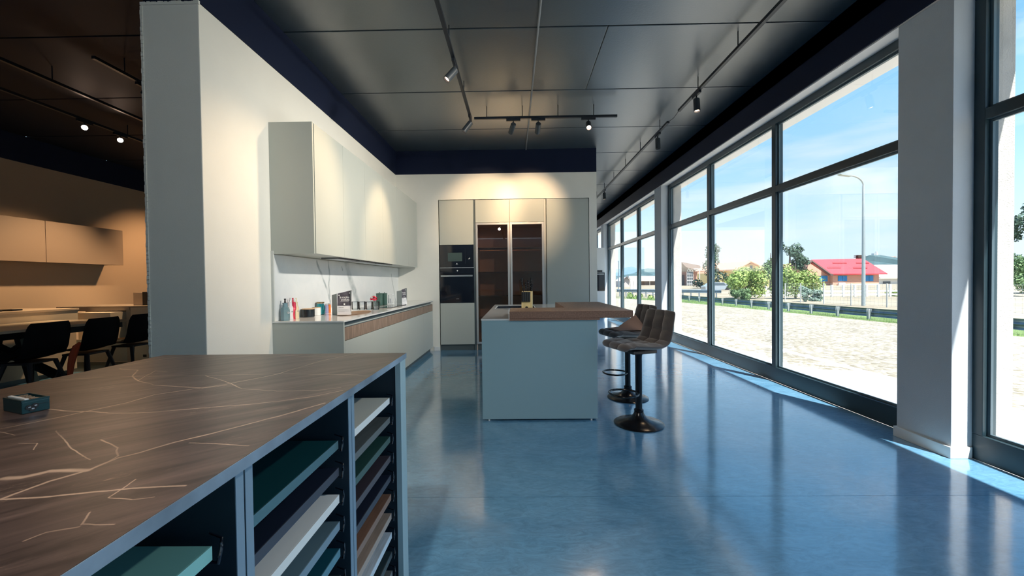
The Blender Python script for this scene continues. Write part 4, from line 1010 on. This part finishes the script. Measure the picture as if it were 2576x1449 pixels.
s1 = make_stool('nearer taupe quilted bar stool on a black trumpet base, its seat bare', .985, 3.262, .30, .0)
s2 = make_stool('farther taupe quilted bar stool with a pale leather sheet on its seat', 1.095, 3.985, .22, .0)
# leather sheet on far stool
b = MB()
def sheet(u, v):
    x = -.16+.30*u; y = -.15+.24*v
    if v > 1-u*.0: pass
    z = .696+.17*max(0, u-.35)*max(0, v-.25)*1.6+.008*math.sin(u*4)
    return (x, y-.06*u*(1-v), z)
g = b.grid(sheet, 14, 10)
bmesh.ops.solidify(b.b, geom=b.b.faces[:], thickness=.0025)
b.xf(Matrix.Rotation(.22, 4, 'Z')); b.xf(Matrix.Translation((1.095, 3.985, 0)))
o = put('leather_sheet', b, mat('pale_leather', (.80, .62, .55), .7), origin=(1.095, 3.985, .68), smooth=True)
tag(o, 'pale pinkish leather sheet with a raised corner on the farther stool', 'leather sheet')

# ================================================================== SAMPLE CABINET IN THE FOREGROUND
SX0, SX1, SY1, SY0, SZ = -1.425, -.447, 1.575, -.52, .900
def S2(px, py): p = on_z(px, py, SZ); return (p.x-SX0, p.y-SY0, .02)
veins = [([(0, 1079), (150, 1050), (309, 1015), (390, 993), (560, 968), (700, 941), (800, 910), (893, 889)], .0036),
 ([(0, 1258), (120, 1212), (227, 1181), (300, 1150), (360, 1137), (447, 1112), (575, 1079), (700, 1047), (816, 1014)], .0042),
 ([(0, 1259), (130, 1250), (330, 1229), (467, 1220)], .0030),
 ([(120, 1030), (210, 1036), (309, 1039), (400, 1035), (540, 1023), (620, 1018), (700, 1010), (790, 996), (865, 982)], .0026),
 ([(300, 928), (345, 931), (333, 947), (348, 958), (386, 969), (512, 976), (580, 968)], .0030),
 ([(345, 958), (390, 933), (420, 936)], .0014),
 ([(515, 945), (560, 957), (610, 977), (700, 984), (800, 982), (860, 975)], .0022),
 ([(110, 957), (250, 950), (325, 947), (480, 945), (700, 940), (900, 943), (925, 946)], .0017),
 ([(0, 1208), (45, 1205), (100, 1192), (122, 1186), (180, 1184), (222, 1182)], .0085),
 ([(300, 921), (420, 902), (500, 893)], .0024), ([(700, 892), (790, 898), (850, 896)], .0012),
 ([(480, 1114), (560, 1117), (632, 1119)], .0018), ([(250, 1108), (300, 1126), (300, 1145), (280, 1157)], .0020),
 ([(140, 1085), (175, 1120), (190, 1140), (230, 1155)], .0016), ([(210, 1320), (225, 1290), (212, 1318), (290, 1320)], .0016),
 ([(60, 1362), (120, 1340), (205, 1325)], .0018), ([(270, 1252), (340, 1205)], .0016), ([(270, 1253), (330, 1258), (390, 1250)], .0014),
 ([(50, 1115), (92, 1115), (80, 1132)], .0014), ([(0, 1085), (40, 1094)], .0014)]
vl = [([S2(*q) for q in pts], w_) for pts, w_ in [(a_, b_*.62) for a_, b_ in veins]]
M['brown_marble'] = stone_mat('brown_marble', (.135, .090, .080), (.040, .028, .028), (.55, .38, .28), vl, wob=.022, rough=.36, spec=.5, minor=.6, streak=(1.3, 10, 3), rotz=-.72)
M['slab_edge'] = mat('slab_edge', (.24, .33, .43), .4, noise=(7, .35, (1, 1, 1)))
t = thing('sample_cabinet', 'long low sample cabinet with a brown marble top in the foreground', 'cabinet', (-.94, .5, 0))
o = put('marble_top', MB().box(SX0, SX1, SY0, SY1, SZ-.02, SZ), 'brown_marble', t, origin=(SX0, SY0, SZ-.02))
o.location = Vector((SX0, SY0, SZ-.02))-t.location
# fix the mesh offset (origin handling with a parent)
for v in o.data.vertices: v.co += t.location
put('top_edge_strip', MB().box(SX1, SX1+.0012, SY0, SY1, SZ-.0202, SZ-.0006), 'slab_edge', t, label='blue-grey marbled edge of the top')
M['carcass'] = mat('navy_carcass', (.012, .030, .048), .5)
M['pale_post'] = mat('pale_blue_post', (.42, .58, .64), .4)
M['carcass_edge'] = mat('carcass_edge', (.22, .33, .44), .45)
FX = -.470
panels = [(.642, .655), (.674, .687), (1.085, 1.098), (1.106, 1.119)]
for a, c in ((.645, .664), (.668, .687), (1.082, 1.100), (1.103, 1.121), (1.506, 1.520), (.22, .24), (.244, .262)):
    o = put('upright_panel', MB().box(SX0+.48, FX-.001, a, c, .02, SZ-.021), 'carcass', t)
    put('edge_band', MB().box(FX-.0009, FX+.0006, a, c, .02, SZ-.021), 'carcass_edge', o)
put('back_panel', MB().box(SX0+.46, SX0+.478, SY0+.01, 1.520, .02, SZ-.021), 'carcass', t)
put('left_body', MB().box(SX0+.02, SX0+.455, SY0+.01, 1.520, .02, SZ-.021), 'carcass', t)
put('bottom_panel', MB().box(SX0+.02, FX-.001, SY0+.01, 1.520, .001, .019), 'carcass', t)
put('end_panel', MB().box(SX0+.01, SX1-.003, 1.5215, SY1-.003, 0, SZ-.021, .001), mat('pale_blue_lacquer', (.40, .56, .62), .4), t, label='pale blue-grey end panel')
o_ = put('front_post', MB().box(FX+.001, SX1-.0025, 1.500, 1.521, .0, SZ-.021), 'pale_post', t)
o_ = put('cable_hole', MB().lathe([(0, 0), (.006, 0), (.006, .001), (0, .001)], seg=14).xf(Matrix.Translation(Vector((-.55, 1.5055, .835)))@Matrix.Rotation(PI/2, 4, 'X')), 'black', t)
# sample boards
S_ = {'white': (.74, .80, .76), 'greywood': (.085, .10, .105), 'green': (.018, .07, .065), 'plum': (.045, .04, .055), 'navy': (.010, .018, .04), 'walnut': (.20, .115, .08), 'greigewood': (.33, .27, .23), 'whitewood': (.50, .60, .70),
      'dark': (.02, .04, .05), 'teal': (.004, .060, .075), 'palewhite': (.82, .89, .92), 'bluegrey': (.10, .17, .21), 'petrol': (.006, .075, .115), 'mint': (.16, .42, .42), 'oldwood': (.14, .16, .17)}
SM = {}
for k, c in S_.items():
    wd_ = 'wood' in k or k in ('walnut',)
    SM[k] = (mat('sample_'+k, c, .42, noise=((6, .28, (14, 1.2, 14)) if wd_ else None)), mat('sample_edge_'+k, tuple(min(.9, q*1.25+.05) for q in c), .4))
SM['white'] = (SM['white'][0], mat('sample_edge_white2', (.86, .9, .9), .4)); SM['palewhite'] = (SM['palewhite'][0], SM['white'][1])
SM['teal'] = (SM['teal'][0], mat('sample_edge_teal2', (.16, .30, .34), .25, metal=.5)); SM['bluegrey'] = (SM['bluegrey'][0], mat('sample_edge_bg', (.22, .33, .42), .4)); SM['petrol'] = (SM['petrol'][0], mat('sample_edge_p', (.12, .30, .40), .4))
names = {'white': 'pale grey-green', 'greywood': 'dark grey wood grain', 'green': 'dark green', 'plum': 'plum black', 'navy': 'navy black', 'walnut': 'brown walnut', 'greigewood': 'greige wood grain', 'whitewood': 'bluish white wood grain', 'dark': 'near black', 'teal': 'deep teal', 'palewhite': 'pale blue-white', 'bluegrey': 'blue-grey', 'petrol': 'petrol blue', 'mint': 'light mint green', 'oldwood': 'weathered grey wood'}
def board(key, y0, y1, z, lab, nearhook=True):
    t = thing('sample_board', lab, 'sample board', (FX-.2, (y0+y1)/2, z), group='sample boards in the foreground cabinet')
    put('board', MB().box(FX-.44, FX-.014, y0+.006, y1-.037, z-.022, z, .001), SM[key][0], t)
    put('front_edge', MB().box(FX-.0138, FX-.012, y0+.006, y1-.037, z-.022, z), SM[key][1], t)
    for side in ((1, y1-.037), (-1, y0+.006)):
        s, y = side
        b = MB(); b.tube([(FX-.016, y+s*.001, z-.026), (FX-.006, y+s*.004, z-.030), (FX-.004, y+s*.008, z-.010), (FX-.007, y+s*.014, z+.004), (FX-.03, y+s*.018, z+.009)], [.002, .0035, .003, .002, .0015], 8)
        if s > 0 or nearhook: put('clip', b, 'black_gloss' if s > 0 else 'black', t, smooth=True)
rowA = ['white', 'greywood', 'green', 'plum', 'navy', 'walnut', 'greigewood', 'whitewood', 'dark', 'oldwood', 'dark']
posn = ['top', 'second', 'third', 'fourth', 'fifth', 'sixth', 'seventh', 'eighth', 'ninth', 'tenth', 'eleventh']
for i, k in enumerate(rowA): board(k, 1.121, 1.506, .752-i*.0725, '%s sample board, %s in the far column of the cabinet' % (names[k], posn[i]))
rowB = ['teal', 'navy', 'palewhite', 'bluegrey', 'petrol', 'dark', 'greywood', 'white', 'plum', 'green']
for i, k in enumerate(rowB): board(k, .687, 1.082, .762-i*.0725, '%s sample board, %s in the middle column of the cabinet' % (names[k], posn[i]))
rowC = ['mint', 'navy', 'bluegrey']
for i, k in enumerate(rowC): board(k, .262, .645, .772-i*.0725, '%s sample board, %s in the near column of the cabinet' % (names[k], posn[i]))
# little box on the marble
c = on_z(55, 1040, SZ); 
M['boxgreen'] = mat('petrol_metal_box', (.008, .050, .062), .3, metal=.3)
p0, p1, p2 = on_z(3, 1032, SZ), on_z(55, 1044, SZ), on_z(126, 1029, SZ)
dx = (p2-p1); dxn = dx.normalized(); dyn = Vector((-dxn.y, dxn.x, 0)); ww = dx.length; dd = .085; hb = .026
t = thing('measuring_box', 'small dark petrol box with an open top tray on the marble', 'box', p1+Vector((0, 0, .0005)), math.atan2(dxn.y, dxn.x))
b = MB().box(0, ww, 0, dd, 0, hb, .0015)
put('case', b, 'boxgreen', t, local=True)
b = MB(); b.box(0, ww, 0, .004, hb, hb+.004).box(0, ww, dd-.004, dd, hb, hb+.004).box(0, .004, .004, dd-.004, hb, hb+.004).box(ww-.004, ww, .004, dd-.004, hb, hb+.004)
put('rim', b, 'boxgreen', t, local=True)
b = MB(); random.seed(9)
for k in range(90):
    x, y = random.uniform(.01, ww-.012), random.uniform(.012, dd-.012); q = random.uniform(.0015, .004); b.box(x-q, x+q, y-q*.6, y+q*.6, hb, hb+random.uniform(.001, .004))
put('loose_chips', b, mat('brown_chips', (.30, .21, .14), .6, noise=(90, .5, (1, 1, 1))), t, local=True, kind='stuff')
put('white_strip', MB().box(.006, .012, .004, dd-.004, hb+.003, hb+.006), 'white', t, local=True)
lt = MB()
for x, z in ((ww*.24, .013), (ww*.36, .009), (ww*.46, .015)):
    lt.lathe([(.0, 0), (.0055, 0), (.0055, .002), (.0035, .002), (0, .0015)], seg=14).b
    vs = lt.b.verts[-(14*3+2):]
    bmesh.ops.transform(lt.b, matrix=Matrix.Translation(Vector((x, -.0002, z)))@Matrix.Rotation(PI/2, 4, 'X'), verts=vs)
put('lock_holes', lt, 'black', t, local=True)
put('seam', MB().box(ww*.55, ww-.001, -.0006, .001, .0165, .0172), 'black', t, local=True)
for x, z in ((ww*.25, .0135), (ww*.37, .0095), (ww*.47, .0155)): put('steel_pin', MB().box(x-.002, x+.002, -.003, -.0018, z-.0012, z+.0012), 'chrome', t, local=True)

# ================================================================== TRACK LIGHTS
M['track'] = mat('track_black', (.012, .016, .024), .4)
M['canlight'] = mat('spot_can', (.035, .045, .055), .38)
def track(label, a, b_, z=3.262, posts=4):
    a = Vector((a[0], a[1], z)); b_ = Vector((b_[0], b_[1], z)); t = thing('light_track', label, 'track', a)
    d = (b_-a).normalized(); n_ = Vector((-d.y, d.x, 0))*.016
    m = MB(); lo = [a-n_, a+n_, b_+n_, b_-n_]; v0 = [m.b.verts.new(p) for p in lo]; v1 = [m.b.verts.new(p+Vector((0, 0, .028))) for p in lo]
    m.b.faces.new(v0); m.b.faces.new(v1[::-1])
    for i in range(4): m.b.faces.new((v0[i], v0[(i+1) % 4], v1[(i+1) % 4], v1[i]))
    put('rail', m, 'track', t)
    for k in range(posts):
        q = a.lerp(b_, (k+.35)/posts if posts > 1 else .5); put('hanger', MB().tube([q+Vector((0, 0, .028)), Vector((q.x, q.y, ZC-.001))], .005, 8), 'track', t)
    return t
warm = (1.0, .68, .39)
def spot(label, x, y, aim, watts, zt=3.262, lit=True, col=warm, ang=50, along=(1, 0), glow=1.6, blend=.8):
    t = thing('track_spotlight', label, 'spotlight', (x, y, zt), group='spotlights on the ceiling tracks')
    ad = Vector((along[0], along[1], 0)); 
    m = MB().box(-.09, .09, -.013, .013, -.028, -.0015).xf(Matrix.Rotation(math.atan2(ad.y, ad.x), 4, 'Z'))
    put('adapter', m, 'track', t, local=True)
    d = (Vector(aim)-Vector((x, y, zt-.13))).normalized(); q = d.to_track_quat('-Z', 'Y').to_matrix().to_4x4()
    piv = Vector((0, 0, -.065)); 
    put('stem', MB().tube([(0, 0, -.028), piv], .008, 8), 'track', t, local=True)
    b = MB(); R = .034; b.lathe([(R, -.135), (R, .01), (R*.85, .016), (0, .016)], seg=24, cap0=False)
    b.lathe([(R, -.135), (R*.86, -.135), (R*.80, -.112), (0, -.112)], seg=24, cap0=False)
    bmesh.ops.remove_doubles(b.b, verts=b.b.verts[:], dist=1e-5)
    b.xf(Matrix.Translation(piv+Vector((0, 0, -.012)))@q)
    can = put('can', b, 'canlight', t, local=True, smooth=True)
    lens = MB().lathe([(0, -.117), (R*.78, -.117), (R*.78, -.1135), (0, -.1135)], seg=24).xf(Matrix.Translation(piv+Vector((0, 0, -.012)))@q)
    em = (col[0], col[1]*.95+.05, col[2]*.8+.2)
    put('lens', lens, mat('spot_lens', (.6, .55, .5), .4, emit=((em, glow) if lit else None)), can, local=True)
    if lit and watts:
        ld = bpy.data.lights.new('spot_lamp', 'SPOT'); ld.energy = watts; ld.color = col; ld.spot_size = math.radians(ang); ld.spot_blend = blend; ld.shadow_soft_size = .05
        lo = bpy.data.objects.new('spot_lamp', ld); COL.objects.link(lo); lo.location = Vector((x, y, zt))+piv+Vector((0, 0, -.012))+d*.145
        lo.rotation_euler = d.to_track_quat('-Z', 'Y').to_euler()
    return t
track('left ceiling track running toward the back over the counter', (-.575, 2.2), (-.575, 5.11), posts=3)
track('short ceiling track crossing in front of the back wall', (-.53, 5.13), (1.295, 5.13), posts=4)
track('long ceiling track parallel to the windows', (2.03, 1.0), (2.03, 5.0), posts=5)
track('farther stretch of the ceiling track parallel to the windows', (2.03, 5.35), (2.03, 11.6), posts=7)
b = MB().tube([(2.03, 5.0, 3.275), (2.03, 5.17, 3.255), (2.03, 5.35, 3.275)], .004, 6); o = put('track_cable', b, 'track'); tag(o, 'short black cable joining two window-side ceiling tracks', 'cable')
b = MB().tube([(.225, YN+.05, 3.418), (.215, 2.97, 3.418), (.19, 5.1, 3.418), (.17, YB-.01, 3.418)], .010, 8); o = put('ceiling_conduit', b, mat('conduit_grey', (.16, .18, .20), .4)); tag(o, 'thin grey conduit running along the middle of the dark ceiling', 'conduit')
b = MB().box(.19, .255, 2.86, 2.99, 3.39, 3.428); o = put('junction_box', b, 'track'); tag(o, 'small black junction box on the ceiling conduit at the top edge', 'junction box')
spot('spotlight on the left track, the nearest and largest', -.575, 3.80, (-1.9, 2.9, 1.1), 60, along=(0, 1), ang=75)
spot('spotlight at the corner of the left and cross tracks', -.575, 5.05, (-1.75, 4.9, 1.6), 70, along=(0, 1), ang=45)
spot('leftmost spotlight on the cross track by the back wall', -.03, 5.13, (-.55, YB, 2.35), 85, ang=52)
spot('middle spotlight on the cross track by the back wall', .29, 5.13, (.2, YB, 2.35), 85, ang=52)
spot('glowing warm spotlight on the cross track, facing the camera', .93, 5.13, (.55, 1.9, .2), 30, ang=40, glow=5)
spot('nearest spotlight on the window-side track', 2.03, 4.52, (1.9, 3.9, 0), 25, along=(0, 1), glow=4)
spot('unlit spotlight on the window-side track, second from the camera', 2.03, 5.75, (2.1, 5.7, 0), 0, along=(0, 1), lit=False)
spot('far spotlight on the window-side track, next to the back wall edge', 2.03, 9.25, (2.1, 9.0, 0), 20, along=(0, 1), glow=4)
# left room
track('short track in the dark left room holding one spotlight', (-3.86, 3.62), (-3.86, 5.3), posts=2)
track('middle track in the dark left room', (-4.72, .5), (-4.72, 6.5), posts=4)
track('left track in the dark left room with two glowing spots', (-5.43, .5), (-5.43, 8.0), posts=5)
spot('spotlight turned right, on the short track of the left room', -3.86, 4.12, (-2.9, 4.6, 1.6), 0, along=(0, 1), glow=5, lit=True)
spot('left glowing spotlight of the dark left room', -5.43, 4.97, (-.4, .2, 1.0), 6, along=(0, 1), glow=60)
spot('right glowing spotlight of the dark left room', -5.43, 5.42, (-.4, .2, 1.0), 6, along=(0, 1), glow=60)
# lamps that wash the far left wall (hidden behind the partition end)
spot('spotlight washing the warm wall of the left room', -5.43, 7.6, (XW, 7.9, .8), 170, along=(0, 1), ang=80, col=(1,.60,.30))
spot('spotlight over the table of the left room', -5.43, 6.2, (-7.2, 5.5, .0), 200, along=(0, 1), ang=78, col=(1, .66, .36))
# unseen lamps added behind the camera to brighten the showroom
cool = (1.0, .90, .78)
track('added ceiling track behind the camera, carrying the fill spotlights', (-.6, -5.2), (-.6, .6), posts=5)
for i, (y, ax, ay, az, wt) in enumerate(((-.2, .3, 1.8, 0, 80), (-1.2, -2.1, 2.6, 1.2, 12), (-2.6, 0, -1.5, 0, 120), (-4.2, 0, -4.0, 0, 120))):
    spot('added fill spotlight behind the camera, %s along its track' % ('first', 'second', 'third', 'fourth')[i], -.6, y, (ax, ay, az), wt, along=(0, 1), ang=70, col=cool)

for i, (y, ay, az, wt) in enumerate(((2.72, 3.3, 1.7, 90), (2.45, 4.6, 1.7, 210), (2.2, 5.9, 1.2, 230), (1.4, .8, .3, 55))):  # out-of-view track spots added to brighten the partition side and sample cabinet
    spot('added out-of-view spotlight on the near window-side track, %s from the visible end' % ('first', 'second', 'third', 'fourth')[i], 2.03, y, ((XL if i < 3 else -.5), ay, az), wt, along=(0, 1), ang=58, col=(1, .93, .82), blend=1)
# ================================================================== LEFT ROOM
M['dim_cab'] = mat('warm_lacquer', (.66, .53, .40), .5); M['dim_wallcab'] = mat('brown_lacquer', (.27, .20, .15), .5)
for i, (a, c, lab) in enumerate(((3.4, 4.95, 'nearest wide wall cabinet'), (4.952, 5.82, 'middle wide wall cabinet'), (5.822, 6.98, 'last wide wall cabinet'))):
    t = thing('wall_cabinet', lab+' in the warm lit left room', 'cabinet', (XW+.18, (a+c)/2, 1.545), group='wall cabinets in the left room')
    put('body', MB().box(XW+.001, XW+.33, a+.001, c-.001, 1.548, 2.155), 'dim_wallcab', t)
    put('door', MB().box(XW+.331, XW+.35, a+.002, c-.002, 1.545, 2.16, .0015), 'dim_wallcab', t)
# long sideboard by the wall side of the table
t = thing('sideboard', 'long beige sideboard behind the dining table in the left room', 'sideboard', (-6.5, 4.6, 0))
put('body', MB().box(-6.9, -6.05, 3.2, 5.35, .06, .80), 'dim_cab', t); put('top', MB().box(-6.92, -6.02, 3.18, 5.37, .86, .885, .002), 'dim_cab', t)
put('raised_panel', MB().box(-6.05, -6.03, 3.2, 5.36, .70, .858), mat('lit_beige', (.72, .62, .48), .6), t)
put('plinth', MB().box(-6.85, -6.12, 3.25, 5.3, 0, .059), 'plinth', t)
for y, lb in ((4.62, 'left'), (4.82, 'right')):
    o = put('desk_socket', MB().box(-6.4, -6.25, y, y+.11, .886, .905, .003), 'black'); tag(o, 'small black pop-up socket on the sideboard top, the %s one' % lb, 'socket')
# peninsula counter facing the camera
t = thing('counter_unit', 'beige display counter with open bay in the left room', 'counter', (-5.9, 6.1, 0))
y0 = 5.80
put('top', MB().box(-6.85, -5.10, y0, y0+.62, .86, .88, .001), mat('taupe_top', (.36, .29, .23), .5), t)
put('top_line', MB().box(-6.85, -5.74, y0-.004, y0-.001, .815, .862), mat('taupe_line', (.30, .25, .21), .5), t)
put('pedestal', MB().box(-5.735, -5.12, y0+.002, y0+.60, 0, .858), 'dim_cab', t, label='solid beige front with a socket')
put('socket', MB().box(-5.56, -5.51, y0-.003, y0+.0015, .12, .16), 'black', t)
put('side_post', MB().box(-5.80, -5.737, y0+.002, y0+.60, 0, .858), mat('taupe_post', (.34, .28, .23), .6), t)
put('back_board', MB().box(-6.85, -5.81, y0+.40, y0+.42, .05, .858), 'dim_cab', t)
put('drawer_front', MB().box(-6.8, -5.81, y0+.05, y0+.07, .05, .38, .002), mat('grey_front', (.34, .36, .34), .5), t)
put('plinth', MB().box(-6.85, -5.81, y0+.03, y0+.049, 0, .049), 'plinth', t)
put('open_drawer', MB().box(-6.30, -5.83, y0-.20, y0+.35, .42, .80), mat('pale_drawer', (.74, .66, .54), .5), t, label='pale pulled out drawer')  # drawer is pale beige all over
t = thing('small_cabinet', 'small beige box with a black right half on the display counter', 'cabinet', (-5.67, 6.1, .881))
put('body', MB().box(-5.90, -5.741, 6.02, 6.38, .881, 1.075, .002), 'dim_cab', t); put('dark_door', MB().box(-5.740, -5.45, 6.0, 6.38, .881, 1.085, .002), 'black', t, label='black door half')
# dining table
M['tabletop'] = mat('light_table_wood', (.80, .68, .52), .45, noise=(3, .12, (10, 1, 10)))
t = thing('dining_table', 'light topped dining table on black crossed legs in the left room', 'table', (-5.55, 4.2, 0))
put('tabletop', MB().box(-6.0, -5.02, 3.30, 5.05, .722, .75, .004), 'tabletop', t)
put('under_frame', MB().box(-5.97, -5.06, 3.34, 5.01, .655, .721), 'black', t)
for s in (-1, 1):
    for e_ in (-1, 1):
        b = MB(); b.tube([(-5.62+s*.26, 4.3+e_*.10, .655), (-5.62-s*.26, 4.3-e_*.42, .0)], .05, 4); put('leg', b, 'black', t)
# chairs: black shell on four tapered legs, facing -x
M['shell'] = mat('dark_shell', (.006, .012, .022), .55)
M['legm'] = mat('dark_leg', (.004, .007, .014), .5)
def chair(label, x, y, rz):
    t = thing('dining_chair', label, 'chair', (x, y, 0), rz, group='black shell chairs at the table')
    ctrl = [(-.24, .455), (-.20, .462), (-.06, .450), (.06, .448), (.14, .475), (.18, .56), (.205, .70), (.225, .82)]
    def P(u):
        k = u*(len(ctrl)-1); i = min(int(k), len(ctrl)-2); f = k-i; f = f*f*(3-2*f)*.3+f*.7
        return tuple(lerp(ctrl[i][j], ctrl[i+1][j], f) for j in (0, 1))
    def S(u, v):
        x_, z_ = P(u); w_ = v*2-1; hw = .235-.02*abs(u-.5)*2
        ee = min(u, 1-u)/.12
        if ee < 1: hw *= 1-.16*(1-ee)**2.2
        cv = .035*abs(w_)**2.4
        return (x_-cv*(.9 if u > .55 else 0), w_*hw, z_+cv*(0 if u > .55 else .8))
    b = MB(); b.grid(S, 26, 18); bmesh.ops.solidify(b.b, geom=b.b.faces[:], thickness=.018)
    put('seat_shell', b, 'shell', t, local=True, smooth=True)
    put('leg_plate', MB().box(-.13, .12, -.14, .14, .405, .425), 'legm', t, local=True)
    for sx in (-1, 1):
        for sy in (-1, 1): put('leg', MB().tube([(sx*.11, sy*.12, .42), (sx*.21, sy*.20, 0)], [.020, .012], 10), 'legm', t, local=True)
    return t
chair('black shell chair nearest to the camera at the left table', -4.98, 3.98, .10)
chair('black shell chair in the middle of the row at the left table', -4.97, 4.50, .10)
chair('black shell chair farthest along the table, half behind the wall end', -5.00, 5.07, .0)
b = MB(); pts = [on_x(201, 862, -4.66), on_x(192, 872, -4.66), on_x(184, 893, -4.66), on_x(179, 915, -4.66), on_x(175, 950, -4.66), on_x(174, 985, -4.66)]; pts[-1].z = .0
for i, q in enumerate(pts): pass
b.tube(pts, [.012, .028, .032, .027, .020, .016], 8)
o = put('orange_strap', b, mat('orange_cloth', (.50, .085, .035), .7), smooth=True, origin=tuple(pts[-1])); tag(o, 'curved orange strap hanging between the first and second black chairs', 'strap')

# far kitchen unit beyond the corridor
t = thing('far_oven_cabinet', 'white tall cabinet with a black oven at the end of the corridor', 'cabinet', (2.4, 12.6, 0))
put('body', MB().box(2.05, 2.70, 12.32, 12.90, .0, 2.18), 'white', t); put('door', MB().box(2.055, 2.695, 12.30, 12.319, 1.50, 2.175, .002), 'white', t); put('door', MB().box(2.055, 2.695, 12.30, 12.319, .02, .85, .002), 'white', t)
put('vent_gap', MB().box(2.10, 2.62, 12.302, 12.319, 1.44, 1.49, .002), 'black', t)
o = put('oven_front', MB().box(2.055, 2.695, 12.29, 12.319, .86, 1.42, .002), 'black_gloss', t); put('handle', MB().box(2.1, 2.66, 12.25, 12.265, 1.36, 1.385).box(2.12, 2.14, 12.264, 12.29, 1.362, 1.383).box(2.62, 2.64, 12.264, 12.29, 1.362, 1.383), 'steel', o)
